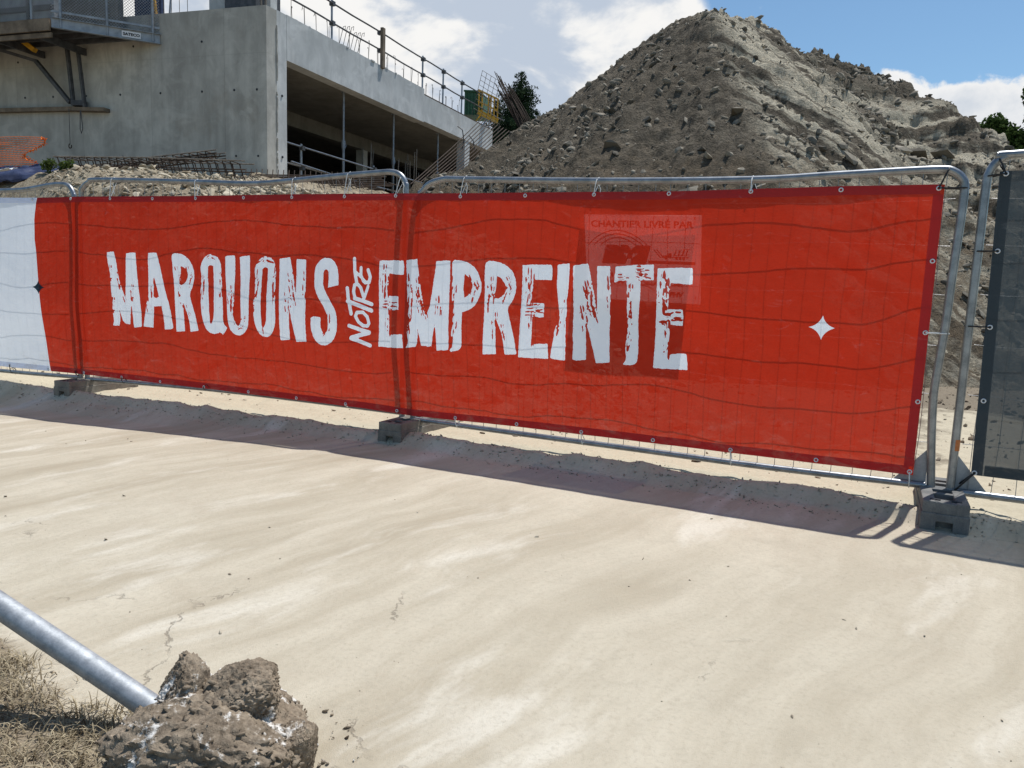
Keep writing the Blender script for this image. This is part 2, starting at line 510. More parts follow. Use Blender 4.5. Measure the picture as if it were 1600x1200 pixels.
def mat_cloth(name, col, front, clear, weave=900.0):
    """printed mesh tarpaulin: part open weave, part light passing through the dyed threads"""
    m, t = material(name)
    p = geo(t)
    n = t.noise(p, 3.0, 5.0, 0.6)
    thread = t.noise(t.scale(p, (1.0, 1.0, 9.0)), 26.0, 3.0, 0.6)
    thread2 = t.noise(t.scale(p, (9.0, 9.0, 1.0)), 20.0, 3.0, 0.6)
    fibre = t.math('MULTIPLY', t.math('ADD', thread, thread2), 0.5)
    dirt = t.noise(t.scale(p, (1.4, 1.4, 3.0)), 5.0, 6.0, 0.7, 0.6)
    c = t.mix(t.mapr(fibre, 0.38, 0.62, 0.0, 0.22), col, tuple(v * 0.55 for v in col))
    c = t.mix(t.mapr(n, 0.35, 0.7, 0.0, 0.18), c, tuple(v * 0.6 for v in col))
    fcol = t.mix(t.mapr(dirt, 0.60, 0.74, 0.0, 0.35), front, tuple(min(1, v * 0.6 + 0.20) for v in front))
    zz = t.n('ShaderNodeSeparateXYZ', {0: p}).outputs[2]
    splash = t.math('MULTIPLY', t.mapr(zz, 0.62, 0.20), t.mapr(dirt, 0.46, 0.66, 0.0, 0.30))
    fcol = t.mix(splash, fcol, (0.34, 0.27, 0.19))
    bmp = t.n('ShaderNodeBump', {'Strength': 0.15, 'Distance': 0.002, 'Height': fibre}).outputs[0]
    tr = t.n('ShaderNodeBsdfTranslucent', {'Color': c, 'Normal': bmp})
    df = t.n('ShaderNodeBsdfDiffuse', {'Color': fcol, 'Normal': bmp})
    body = t.n('ShaderNodeAddShader', {0: tr.outputs[0], 1: df.outputs[0]})
    tp = t.n('ShaderNodeBsdfTransparent', {'Color': (1, 0.86, 0.82, 1) if col[0] > 3 * col[1] else (1, 1, 1, 1)})
    mx = t.n('ShaderNodeMixShader', {0: clear, 1: body.outputs[0], 2: tp.outputs[0]})
    t.n('ShaderNodeOutputMaterial', {'Surface': mx.outputs[0]})
    return m


def mat_leaf(name, c1, c2, trans=0.3):
    m, t = material(name)
    isl = t.n('ShaderNodeNewGeometry').outputs['Random Per Island']
    col = t.mix(isl, c1, c2)
    d = t.n('ShaderNodeBsdfDiffuse', {'Color': col})
    tr = t.n('ShaderNodeBsdfTranslucent', {'Color': col})
    mx = t.n('ShaderNodeMixShader', {0: trans, 1: d.outputs[0], 2: tr.outputs[0]})
    t.n('ShaderNodeOutputMaterial', {'Surface': mx.outputs[0]})
    return m


def mat_clod():
    m, t = material('dried_mud_concrete')
    p = geo(t)
    a = t.noise(p, 9.0, 6.0, 0.65); b = t.noise(p, 60.0, 6.0, 0.7)
    base = t.mix(t.mapr(t.math('ADD', t.math('MULTIPLY', a, 0.45), t.math('MULTIPLY', b, 0.55)), 0.35, 0.66), (0.130, 0.101, 0.073), (0.345, 0.278, 0.204))
    wn = t.math('ADD', t.math('MULTIPLY', t.noise(p, 6.5, 4.0, 0.55, 0.4), 0.72), t.math('MULTIPLY', b, 0.28))
    base = t.mix(t.mapr(wn, 0.545, 0.60, 0, 0.95), base, (0.74, 0.71, 0.66))
    finish(t, base, 0.95, 0, t.math('ADD', b, t.math('MULTIPLY', t.noise(p, 190.0, 3.0, 0.7), 0.5)), 0.6, 0.012, 0.1)
    return m


M['ground'] = mat_ground()
M['heap'] = mat_heap()
M['bank'] = mat_bank()
M['stone_grey'] = mat_stone('spoil_stone', (0.075, 0.066, 0.052), (0.34, 0.30, 0.235))
M['stone_pale'] = mat_stone('chalk_stone', (0.20, 0.155, 0.10), (0.56, 0.49, 0.37))
M['pebble'] = mat_stone('road_pebble', (0.20, 0.165, 0.12), (0.50, 0.44, 0.34))
M['concrete_wall'] = mat_concrete('shuttered_concrete', (0.37, 0.355, 0.315), (0.575, 0.555, 0.495), ((-0.9598, 0.2807, 0), -12.05 - 1.3, 2.4))
M['concrete_face'] = mat_concrete('lit_cast_concrete', (0.52, 0.53, 0.515), (0.70, 0.70, 0.675), None, 0.25)  # same concrete, colour raised to carry the sunlight on this face
M['concrete_dark'] = mat_concrete('unlit_concrete', (0.20, 0.19, 0.165), (0.28, 0.265, 0.23))  # same concrete with the shade of the bay put into its colour
M['red'] = mat_cloth('red_mesh_cloth', (0.31, 0.018, 0.006), (0.30, 0.021, 0.011), 0.055)
M['white'] = mat_cloth('white_mesh_cloth', (0.32, 0.34, 0.36), (0.80, 0.83, 0.88), 0.05)
M['hem'] = mat_cloth('red_hem_cloth', (0.20, 0.02, 0.025), (0.33, 0.034, 0.034), 0.03)
M['hem_white'] = mat_cloth('white_hem_cloth', (0.22, 0.23, 0.26), (0.66, 0.68, 0.76), 0.03)
M['net'] = mat_cloth('dark_windbreak_cloth', (0.026, 0.033, 0.037), (0.046, 0.058, 0.066), 0.115)
M['net_hem'] = mat_cloth('dark_hem_cloth', (0.03, 0.04, 0.05), (0.075, 0.098, 0.125), 0.05)
M['star_dark'] = mat_cloth('dark_print_cloth', (0.03, 0.05, 0.07), (0.02, 0.035, 0.05), 0.0)
M['sign_sheet'] = mat_cloth('white_plastic_sheet', (0.86, 0.86, 0.86), (0.13, 0.13, 0.13), 0.0)
M['sign_ink'] = mat_cloth('sign_print', (0.02, 0.02, 0.03), (0.03, 0.03, 0.05), 0.0)
M['orange_net'] = mat_cloth('orange_plastic', (0.22, 0.06, 0.012), (0.55, 0.16, 0.04), 0.0)
M['tarp'] = mottled('blue_tarpaulin', (0.020, 0.028, 0.07), (0.06, 0.075, 0.14), 5, 0.45)
M['conifer'] = mat_leaf('conifer_needles', (0.010, 0.022, 0.013), (0.045, 0.070, 0.035), 0.2)
M['leaf'] = mat_leaf('broad_leaves', (0.018, 0.036, 0.012), (0.085, 0.135, 0.040), 0.4)
M['weed'] = mat_leaf('weed_leaves', (0.05, 0.08, 0.02), (0.13, 0.16, 0.05), 0.3)
M['straw'] = mat_leaf('dry_grass', (0.12, 0.090, 0.055), (0.52, 0.44, 0.30), 0.25)
M['bark'] = mottled('bark', (0.05, 0.04, 0.03), (0.12, 0.10, 0.08), 6, 0.9)
M['clod'] = mat_clod()
M['dark_room'] = mottled('shaded_interior', (0.05, 0.047, 0.042), (0.09, 0.085, 0.075), 2, 0.95)  # bay interior, its deep shade put into the colour
M['brown_clod'] = mat_stone('brown_clod', (0.10, 0.075, 0.05), (0.24, 0.19, 0.135))
M['cloth_white'] = mottled('white_plastic_scrap', (0.7, 0.7, 0.7), (0.82, 0.82, 0.82), 8, 0.5)


# ------------------------------------------------------------------ the fence line (plan)
A = np.array([-0.869, 5.748]); DA = np.array([0.9236, -0.3834]); DB = np.array([0.8999, -0.4362])
NA = np.array([0.3834, 0.9236]); NB = np.array([0.4362, 0.8999])      # away from the road


def fence_xy(s, off=0.0):
    s = np.asarray(s, float); off = np.asarray(off, float)
    k = (s >= 0)[..., None]
    return A + s[..., None] * np.where(k, DB, DA) + off[..., None] * np.where(k, NB, NA)


def fence_sd(x, y):
    rx = x - A[0]; ry = y - A[1]
    right = rx * DB[0] + ry * DB[1] > 0
    s = np.where(right, rx * DB[0] + ry * DB[1], rx * DA[0] + ry * DA[1])
    d = np.where(right, rx * NB[0] + ry * NB[1], rx * NA[0] + ry * NA[1])
    return s, d


# ------------------------------------------------------------------ ground
def ground_z(x, y):
    s, d = fence_sd(x, y)
    z = 0.016 * fbm(x * .7, y * .7, o=3, seed=3) + 0.006 * fbm(x * 5, y * 5, o=3, seed=4)
    u = x * .62 + y * .78; c = x * .78 - y * .62
    z = z + 0.005 * fbm(c * 2.2, u * .4, o=3, seed=5)                     # old wheel sweeps
    road = sst(-.25, -.55, d)
    z = z - 0.075 * sst(0.3, -3.6, s) * road * sst(-6.5, -0.3, d)
    lump = fbm(x * 3.1, y * 3.1, o=4, seed=8)
    edge = d + 0.16 * fbm(x * 2.3, y * 2.3, o=4, seed=9)
    sandy = sst(-.33, -.20, edge)
    z = z + sandy * (0.042 + 0.05 * lump + 0.028 * np.abs(fbm(x * 9, y * 9, o=3, seed=10)))
    crest = np.exp(-((edge + .17) / .055) ** 2)
    z = z + crest * 0.030 * (0.4 + 1.6 * vn(x * 6, y * 6, seed=12))
    rough = sst(1.2, 3.5, d)
    z = z + rough * 0.16 * fbm(x * .8, y * .8, o=5, seed=13)
    return z


def axis(dense0, dense1, step, far0, far1):
    a = list(np.arange(dense0, dense1 + step / 2, step))
    st = step; p = a[-1]
    while p < far1:
        st *= 1.22; p += st; a.append(p)
    st = step; p = a[0]; b = []
    while p > far0:
        st *= 1.22; p -= st; b.append(p)
    return np.array(b[::-1] + a)


gx = axis(-6.6, 5.2, .024, -400, 400); gy = axis(0.9, 8.2, .024, -60, 600)
X, Y = np.meshgrid(gx, gy)
Z = ground_z(X, Y)
fade = sst(60, 25, np.hypot(X, Y))
Z = Z * fade
gm = fast_mesh('ground', np.stack([X, Y, Z], -1), grid_faces(len(gy), len(gx)))
smooth(gm)
ground = obj('ground', gm, M['ground'], kind='structure')

# ------------------------------------------------------------------ stones (shared shapes)
def stone_mesh(name, seed, sub=1, jit=0.32, flat=0.8, mat=None):
    r = random.Random(seed)
    bm = bmesh.new()
    bmesh.ops.create_icosphere(bm, subdivisions=sub, radius=0.5)
    for v in bm.verts:
        k = 1 + r.uniform(-jit, jit)
        v.co = Vector((v.co.x * k, v.co.y * k * 0.85, v.co.z * k * flat))
    me = bpy.data.meshes.new(name)
    bm.to_mesh(me); bm.free()
    if mat:
        me.materials.append(mat)
    return me


def scatter_stones(parent, pts, nrm_tilt, n_parts, mat, stuff_name, seed):
    """pts: (x, y, z, size) ; largest as parts, the rest joined"""
    r = random.Random(seed)
    pts = sorted(pts, key=lambda q: -q[4])
    shapes = [stone_mesh('stone', seed + i, 1, 0.42, 0.40 + 0.35 * r.random(), mat) for i in range(9)]
    for x, y, z, sz, _ in pts[:n_parts]:
        put('stone', r.choice(shapes), parent, (x, y, z), (r.uniform(-.7, .7), r.uniform(-.7, .7), r.uniform(0, 6.3)),
            (sz * r.uniform(.9, 1.5), sz * r.uniform(.7, 1.1), sz * r.uniform(.6, 1.0)))
    rest = pts[n_parts:]
    if not rest:
        return
    base = []
    for i in range(8):
        me = stone_mesh('tmp', seed + 50 + i, 1, 0.46, 0.55)
        V = np.array([v.co[:] for v in me.vertices]); F = np.array([p.vertices[:] for p in me.polygons])
        base.append((V, F)); bpy.data.meshes.remove(me)
    Vs = []; Fs = []; k = 0
    rg = np.random.default_rng(seed)
    for x, y, z, sz, _ in rest:
        V, F = base[rg.integers(8)]
        a, b, c = rg.uniform(-1, 1), rg.uniform(-1, 1), rg.uniform(0, 6.28)
        Rm = np.array(Matrix.Rotation(c, 3, 'Z') @ Matrix.Rotation(a, 3, 'X') @ Matrix.Rotation(b, 3, 'Y'))
        S = sz * np.array([rg.uniform(.9, 1.6), rg.uniform(.7, 1.1), rg.uniform(.5, 1.0)])
        Vs.append((V * S) @ Rm.T + (x, y, z)); Fs.append(F + k); k += len(V)
    me = fast_mesh(stuff_name, np.concatenate(Vs), np.concatenate(Fs), ORG.get(parent.name, (0, 0, 0)))
    obj(stuff_name, me, mat, parent, kind='stuff')


# ------------------------------------------------------------------ spoil heap
RIDGE = [(-1.76, 17.0, 3.60), (-0.85, 19.0, 4.50), (0.62, 21.0, 5.85), (2.38, 21.5, 7.22), (3.92, 21.5, 8.35), (4.92, 21.0, 8.93),
         (5.67, 21.5, 8.82), (6.58, 22.5, 9.28), (7.62, 22.0, 8.06), (9.03, 23.0, 8.30), (10.44, 22.0, 7.34), (11.22, 21.5, 6.92),
         (11.70, 21.0, 6.50), (11.80, 20.0, 5.62), (11.99, 19.0, 4.90), (13.2, 19.2, 4.75), (15.5, 20.5, 4.2), (18.0, 22.0, 3.4)]
SPUR = [(4.92, 21.0, 8.93), (4.80, 19.3, 8.05), (4.60, 17.4, 6.55), (4.2, 15.2, 4.75), (3.9, 13.4, 3.2)]
SPUR2 = [(11.2, 21.4, 6.9), (11.0, 20.0, 6.25), (10.6, 18.6, 5.1), (10.2, 17.0, 3.8)]


def dens(poly, st=0.22):
    o = []
    for p, q in zip(poly[:-1], poly[1:]):
        p = np.array(p); q = np.array(q); n = max(1, int(np.linalg.norm(q - p) / st))
        o += [p + (q - p) * i / n for i in range(n)]
    return np.array(o + [np.array(poly[-1])])


def heap_z(x, y):
    wx = x + 0.5 * fbm(x * .5, y * .5, o=3, seed=20); wy = y + 0.9 * fbm(x * .5, y * .5, o=3, seed=21)
    h = np.full(x.shape, -9.0)
    for poly, k in ((RIDGE, 0.80), (SPUR, 0.86), (SPUR2, 0.95)):
        for p in dens(poly):
            edge = poly is RIDGE
            ddx = (x if edge else wx) - p[0]
            if edge and p[0] > 4.0:
                ddx = np.where(ddx > 0, ddx * 1.4, ddx)
            d = np.hypot(ddx, (y if edge else wy) - p[1])
            h = np.maximum(h, p[2] - k * np.sqrt(d * d + .05) + .15)
    face = sst(3.0, 5.2, x)
    lo = fbm(x * .42, y * .42, o=4, seed=22)
    h = h + 0.55 * lo * sst(0.2, 2.0, 9.6 - h)
    h = h + 0.34 * fbm(x * 1.5, y * 1.5, o=4, seed=23)
    rg = np.abs(fbm(x * 2.6, y * 2.6, o=4, seed=24))
    h = h + 0.38 * (rg - 0.12) * (0.6 + 0.7 * vn(x * .4, y * .4, seed=29))
    # bucket marks raked down the front face, ledges further right
    cc = (x + .25 * y) * 2.4 + h * 2.2
    al = (x - h) * .25
    h = h - 0.36 * face * sst(9.0, 7.2, x) * np.maximum(0, fbm(cc, al, o=3, seed=25)) * 2
    ter = h / 0.75 + 1.2 * fbm(x * .5, y * .5, o=2, seed=26)
    saw = ter - np.floor(ter)
    h = h + 0.30 * sst(6.8, 8.5, x) * (sst(0.0, .25, saw) - saw) * sst(1.2, 2.2, h)
    h = h + 0.17 * fbm(x * 7, y * 7, o=3, seed=27) + 0.08 * (vn(x * 16, y * 16, seed=28) - .5)
    return h


hx = np.arange(-6.5, 20.0, .055); hy = np.arange(8.4, 27.0, .055)
X, Y = np.meshgrid(hx, hy)
HZ = heap_z(X, Y)
HZc = np.maximum(HZ, -0.35)
heap = thing('spoil_heap', 'tall peaked heap of dark excavated earth and broken rock behind the red banner', 'dirt heap', (5.0, 21.0, 0.0))
F = grid_faces(len(hy), len(hx))
keep = (HZc.ravel()[F] > -0.34).any(1)
used = np.unique(F[keep]); remap = np.full(HZ.size, -1); remap[used] = np.arange(len(used))
hm = fast_mesh('earth_body', np.stack([X, Y, HZc], -1).reshape(-1, 3)[used], remap[F[keep]], ORG['spoil_heap'])
smooth(hm)
obj('earth_body', hm, M['heap'], heap)


def sample(gxs, gys, Zg, x, y):
    i = np.clip(((y - gys[0]) / (gys[1] - gys[0])).astype(int), 0, len(gys) - 1)
    j = np.clip(((x - gxs[0]) / (gxs[1] - gxs[0])).astype(int), 0, len(gxs) - 1)
    return Zg[i, j]


rg = np.random.default_rng(5)
px = rg.uniform(-3.5, 14.5, 110000); py = rg.uniform(9.5, 23.0, 110000)
pz = sample(hx, hy, HZ, px, py)
clump = fbm(px * .7, py * .7, o=3, seed=40) + 0.5
ok = (pz > 0.0) & (rg.random(110000) < 0.10 + 1.7 * np.clip(clump - .44, 0, 1))
ok &= ~((px > 5.0) & (px < 7.6) & (rg.random(110000) < .6))
# only the sides the road side can see
front = pz < np.interp(px, [p[0] for p in RIDGE], [p[2] for p in RIDGE]) + .6
ok &= front & (py < np.interp(px, [p[0] for p in RIDGE], [p[1] for p in RIDGE]) + 1.0)
ids = np.where(ok)[0][:30000]
pts = []
for i in ids:
    sz = 0.022 + 0.20 * rg.random() ** 11 + .034 * rg.random() ** 2
    pts.append((px[i], py[i], pz[i] + sz * .10, sz, sz / np.hypot(px[i], py[i])))
for q in ((2.05, 13.6, .55), (1.35, 13.9, .34), (3.0, 13.2, .38), (4.3, 15.2, .42), (1.9, 15.6, .42), (6.4, 14.6, .4), (8.2, 16.5, .55), (9.0, 17.2, .5), (10.2, 18.3, .6)):
    z = float(sample(hx, hy, HZ, np.array(q[0]), np.array(q[1])))
    pts.append((q[0], q[1], z + q[2] * .1, q[2], 1.0))
scatter_stones(heap, pts, 0, 300, M['stone_grey'], 'rubble', 100)

# ------------------------------------------------------------------ rubble bank up to the building
def bank_z(s, d):
    x, y = (fence_xy(s, d)[..., 0], fence_xy(s, d)[..., 1])
    cr = np.interp(s, [-14, -9.2, -7.2, -6.45, -5.25, -3.92, -2.48, -1.65, -.5, 1], [2.68, 2.68, 2.80, 2.62, 2.40, 2.28, 2.20, 2.02, 1.5, .0])
    z = cr * sst(0.75, 3.25, d)
    k = np.interp(s, [-9, 0, 1.2, 2.6], [1, 1, .5, 0])
    z = z + np.clip(d - 3.1, 0, 6.2) * 0.095 * k + sst(9.9, 10.9, d) * 1.0 * k * sst(-.27, -.34, x / np.maximum(y, 1))
    z = z * np.where(d > 4, k, 1)
    z = z * (1 - sst(3.6, 4.6, d) * sst(-.155, -.105, x / np.maximum(y, 1)))
    z = z + sst(.9, 1.8, d) * (0.22 * fbm(x * 1.3, y * 1.3, o=4, seed=50) + 0.10 * fbm(x * 5, y * 5, o=4, seed=51) + .03 * (vn(x * 19, y * 19, seed=52) - .5))
    return np.where(d > 10.6, np.minimum(z, 3.86), z)


bs = np.arange(-14, 2.4, .05)
bd = np.concatenate([np.arange(.7, 7.5, .05), np.arange(7.5, 14, .25), np.arange(14, 60, 1.5)])
S, D = np.meshgrid(bs, bd)
BZ = bank_z(S, D)
XY = fence_xy(S, D)
bank = obj('rubble_bank', fast_mesh('rubble_bank', np.concatenate([XY, BZ[..., None]], -1), grid_faces(len(bd), len(bs))), M['bank'], kind='structure')
smooth(bank.data)
rg = np.random.default_rng(6)
ps = rg.uniform(-8, 1.3, 9000); pd = 1.2 + rg.random(9000) ** .8 * 5.2
pz = bank_z(ps, pd); pxy = fence_xy(ps, pd)
pts = []
for i in range(9000):
    sz = 0.026 + 0.03 * rg.random() + 0.13 * rg.random() ** 7
    pts.append((pxy[i, 0], pxy[i, 1], pz[i] + sz * .12, sz, sz * (1.5 if 2.6 < pd[i] < 4.2 else .6)))
scatter_stones(bank, pts, 0, 300, M['stone_pale'], 'rubble', 300)


# ------------------------------------------------------------------ concrete building
C0 = np.array([-6.708, 20.0]); UB = np.array([0.37299, 0.92784]); UA = np.array([-0.95981, 0.28067])
OUT = np.array([-0.28067, -0.95981])           # out of the left wall, towards the road
INN = np.array([-UB[1], UB[0]])                # into the building from the right face


def fb(t, n=0.0):
    return C0 + UB * t + INN * n


def fa(s, o=0.0):
    return C0 + UA * s + OUT * o


def P3(p, z):
    return (float(p[0]), float(p[1]), float(z))


def fbox(mb, t0, t1, n0, n1, z0, z1):
    return mb.prism([fb(t0, n0), fb(t1, n0), fb(t1, n1), fb(t0, n1)], z0, z1)


bld = thing('concrete_building', 'unfinished grey concrete building with a long open bay and sloping perspective edge', 'building', P3(C0, 3.9))
wall = MB().prism([fa(0), fb(.40), fa(16) + UB * .40, fa(16)], 3.2, 8.215)
obj('wall', wall, M['concrete_wall'], bld)
obj('column', fbox(MB(), .402, .80, .004, .45, 3.2, 8.235), M['concrete_face'], bld, label='pale lit corner column beside the open bay')
fin = MB()
for i in range(40):                                        # ragged mortar bleed along the corner joint
    z = 4.0 + 4.15 * random.random() ** (.8)
    fin.box(P3(fb(.40 + random.uniform(-.012, .012), -.012), z), (.022, .022, random.uniform(.03, .30)), [(*UB, 0), (*INN, 0), (0, 0, 1)])
obj('mortar_joint', fin, M['concrete_wall'], bld, kind='stuff')
obj('edge_beam', fbox(MB(), .803, 8.4, 0, .40, 7.075, 8.245), M['concrete_face'], bld)
obj('edge_beam', fbox(MB(), 8.403, 14.6, 0, .40, 7.11, 8.03), M['concrete_face'], bld, label='lower stretch of the edge beam with a rusty ledge')
obj('parapet', fbox(MB(), 8.6, 14.4, 1.3, 1.5, 7.9, 8.62), M['concrete_face'], bld)
obj('ledge_mesh', fbox(MB(), 8.45, 14.3, .05, .32, 8.032, 8.10), M['rust'], bld)
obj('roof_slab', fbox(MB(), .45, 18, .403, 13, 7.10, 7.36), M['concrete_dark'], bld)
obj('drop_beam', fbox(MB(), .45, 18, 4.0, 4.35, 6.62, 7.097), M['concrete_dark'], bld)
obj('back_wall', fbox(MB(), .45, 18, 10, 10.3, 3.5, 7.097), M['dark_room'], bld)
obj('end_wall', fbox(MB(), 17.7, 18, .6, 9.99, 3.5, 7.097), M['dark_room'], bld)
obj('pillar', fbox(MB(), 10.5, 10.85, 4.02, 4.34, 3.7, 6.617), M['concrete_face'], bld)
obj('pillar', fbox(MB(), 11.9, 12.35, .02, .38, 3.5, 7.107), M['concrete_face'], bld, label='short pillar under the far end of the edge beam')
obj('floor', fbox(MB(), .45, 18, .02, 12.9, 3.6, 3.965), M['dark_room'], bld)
# tie holes of the shuttering: black plugs, the shade inside each hole put into their colour
hole_me = MB().tube([(0, 0, 0), (0, 0, .02)], .032, 10).mesh('tie_hole'); hole_me.materials.append(M['ink_and_hole_black'])
hq = Vector((OUT[0], OUT[1], 0)).to_track_quat('Z', 'Y').to_euler()
for s, z in [(.3, 6.13), (1.0, 6.14), (2.02, 6.14), (3.38, 6.15), (4.75, 6.16), (5.95, 6.17), (7.15, 6.19), (8.2, 6.2), (9.4, 6.2),
             (.28, 4.43), (.97, 4.44), (2.1, 4.45), (3.37, 4.47), (4.73, 4.47), (6.1, 4.49), (7.14, 4.51), (8.4, 4.5),
             (2.0, 7.42), (4.25, 7.42), (8.4, 7.2)]:
    p = fa(s, -.014)
    put('tie_hole', hole_me, bld, P3(p, z), hq)
hq2 = Vector((-INN[0], -INN[1], 0)).to_track_quat('Z', 'Y').to_euler()
for t, z in [(.6, 6.1), (.6, 4.5)]:
    put('tie_hole', hole_me, bld, P3(fb(t, .003), z), hq2)
# starter bars along the top
sb = MB().tube([(0, 0, 0), (0, 0, .55), (.05, 0, .57), (.06, 0, .52)], .008, 5).mesh('starter_bar'); sb.materials.append(M['rebar_pale'])
rr = random.Random(3)
for i in range(40):
    t = 1.15 + i * .27 + rr.uniform(-.04, .04)
    z = 8.24 if t < 8.4 else 8.03
    put('starter_bar', sb, bld, P3(fb(t, .28 if i % 2 else .12), z - .01), (rr.uniform(-.06, .06), rr.uniform(-.06, .06), rr.uniform(0, 6)), (1, 1, rr.uniform(.75, 1.15)))
for i in range(6):
    put('starter_bar', sb, bld, P3(fb(4.2 + i * .2, .9), 8.0), (.12, .22, 0.4), (1.2, 1.2, 2.1 + .1 * (i % 3)))
for i in range(4):
    put('starter_bar', sb, bld, P3(fa(2.6 + i * .26, -.2), 8.2), (0, 0, i), (1, 1, 1.2))
# what stands on top: a pale upstand and a column stub, its shade put into dark colour, at the frame's top edge
obj('upstand', MB().prism([fa(.35, -.7), fa(2.3, -.7), fa(2.3, -1.0), fa(.35, -1.0)], 8.16, 10.2), M['concrete_face'], bld)
obj('upstand', fbox(MB(), .25, 1.22, .55, 1.6, 8.2, 10.3), M['dark_steel'], bld, label='column stub on the roof at the building corner, its shaded face coloured dark')
crumb = MB()
for i in range(30):
    t = rr.uniform(.9, 8)
    crumb.box(P3(fb(t, rr.uniform(.0, .2)), 8.245), (rr.uniform(.05, .25), .06, .04), [(*UB, 0), (*INN, 0), (0, 0, 1)])
obj('mortar_crumbs', crumb, M['concrete_face'], bld, kind='stuff')
for i in range(2):
    p = fa(.12 + .14 * i, -.15)
    put('starter_bar', sb, bld, P3(p, 8.2), (0, 0, 0), (4, 4, 2.5))

# safety rail along the roof edge
gr = thing('edge_guardrail', 'galvanised tube safety rail along the roof edge of the concrete building', 'guardrail', P3(fb(6, .15), 8.2))
for i, (t, z0) in enumerate([(2.95, 8.2), (5.53, 8.2), (8.42, 8.0), (10.03, 8.0), (11.66, 8.0), (14.4, 8.0)]):
    if i == 1:
        obj('post', MB().beam(P3(fb(t, -.03), 8.16), P3(fb(t, -.03), 9.42), .10, .15, (*UB, 0)), M['timber'], gr, label='squared timber post')
    else:
        obj('post', MB().tube([P3(fb(t, .1), z0), P3(fb(t, .1), 9.40)], .032, 8), M['galv_dull'], gr, sm=40)
    for z in (9.28, 8.73):
        obj('coupler', MB().box(P3(fb(t, .08), z), (.12, .14, .12), [(*UB, 0), (*INN, 0), (0, 0, 1)]), M['dark_steel'], gr)
for z in (9.28, 8.73):
    obj('rail', MB().tube([P3(fb(.9 + i * 1.0, .04), z + .012 * math.sin(i * 1.7)) for i in range(16)], .026, 8), M['dark_steel'], gr, sm=40)

# guard rail across the open bay
gr2 = thing('bay_guardrail', 'two bar tube railing across the mouth of the dark open bay', 'guardrail', P3(fb(4, .2), 3.96))
for t in (1.65, 5.4, 9.0):
    obj('post', MB().tube([P3(fb(t, .2), 3.9), P3(fb(t, .2), 5.05)], .035, 8), M['galv_dull'], gr2, sm=40)
    for z in (4.93, 4.38):
        obj('coupler', MB().box(P3(fb(t, .16), z), (.12, .12, .12), [(*UB, 0), (*INN, 0), (0, 0, 1)]), M['dark_steel'], gr2)
for z in (4.95, 4.40):
    obj('rail', MB().tube([P3(fb(.82, .16), z + .02), P3(fb(5, .16), z - .02), P3(fb(10.5, .16), z)], .026, 8), M['galv'], gr2, sm=40)
obj('rail', MB().tube([P3(fb(1.1, .10), 4.47), P3(fb(2.9, .10), 4.40)], .026, 8), M['galv'], gr2, sm=40)

# shoring props
def prop(t, z1, label):
    p = fb(t, .5)
    o = thing('shoring_prop', label, 'prop', P3(p, 3.965), 'steel props under the edge beam')
    obj('outer_tube', MB().tube([P3(p, 3.98), P3(p, 5.5)], .042, 10), M['galv_dull'], o, sm=40)
    obj('inner_tube', MB().tube([P3(p, 5.5), P3(p, z1 - .01)], .032, 10), M['galv_dull'], o, sm=40)
    obj('collar', MB().tube([P3(p, 5.38), P3(p, 5.62)], .062, 10), M['galv_dull'], o, sm=40)
    obj('base_plate', MB().box(P3(p, 3.973), (.16, .16, .012)), M['galv_dull'], o)
    obj('head_plate', MB().box(P3(p, z1 - .006), (.16, .16, .01)), M['galv_dull'], o)
    h = [P3(p + UB * (.05 + .10 * math.sin(a)), 5.5 + .07 * math.cos(a)) for a in np.linspace(0, 2.6, 8)]
    obj('handle', MB().tube(h, .009, 6), M['galv_dull'], o)


prop(4.13, 7.10, 'steel prop nearest the corner column, with a handle on its collar')
prop(7.13, 7.10, 'middle steel prop holding up the slab behind the upright bars')
prop(10.45, 7.10, 'farthest steel prop near the foot of the dirt heap')

# upright bars standing inside the bay
rc = thing('rebar_screen', 'row of dark upright reinforcing bars standing in the open bay', 'rebar', P3(fb(8, -.3), 3.9))
ub = MB().tube([(0, 0, 0), (0, 0, .8), (0, 0, 1.6)], .016, 5).mesh('bar'); ub.materials.append(M['rebar_pale'])
for i in range(30):
    t = 5.4 + i * .27 + rr.uniform(-.08, .08)
    put('bar', ub, rc, P3(fb(t, rr.uniform(-.4, 1.2)), 3.9), (rr.uniform(-.05, .05), rr.uniform(-.05, .05), 0), (1, 1, rr.uniform(.85, 1.35) * (1.0 if i < 14 else .8)))
for k, z in enumerate((4.25, 4.45)):
    obj('tie_bar', MB().tube([P3(fb(5.3 + i * .8, -.45), z + .04 * math.sin(i * 2 + k)) for i in range(10)], .012, 5), M['rust'], rc)
# dark mats stacked flat at the corner
mats = thing('rebar_stack', 'flat rusty stack of reinforcing mats at the foot of the corner column', 'rebar', (-4.6, 16.3, 3.2))
for i in range(16):
    y = 15.6 + i * .10
    obj('bar', MB().tube([(-5.75 + rr.uniform(0, .3), y, 3.26 + .05 * (i % 3)), (-4.4, y + .05, 3.29 + .05 * (i % 3)), (-3.0 + rr.uniform(-.3, .3), y + .1, 3.33 + .05 * (i % 3))], .016, 5), M['rust'], mats)
for i in range(22):
    x = -5.6 + i * .11
    obj('hook', MB().tube([(x, 15.4, 3.42), (x + .02, 15.3, 3.27), (x + .13 + .04 * (i % 2), 15.1, 3.06)], .010, 5), M['rust'], mats)

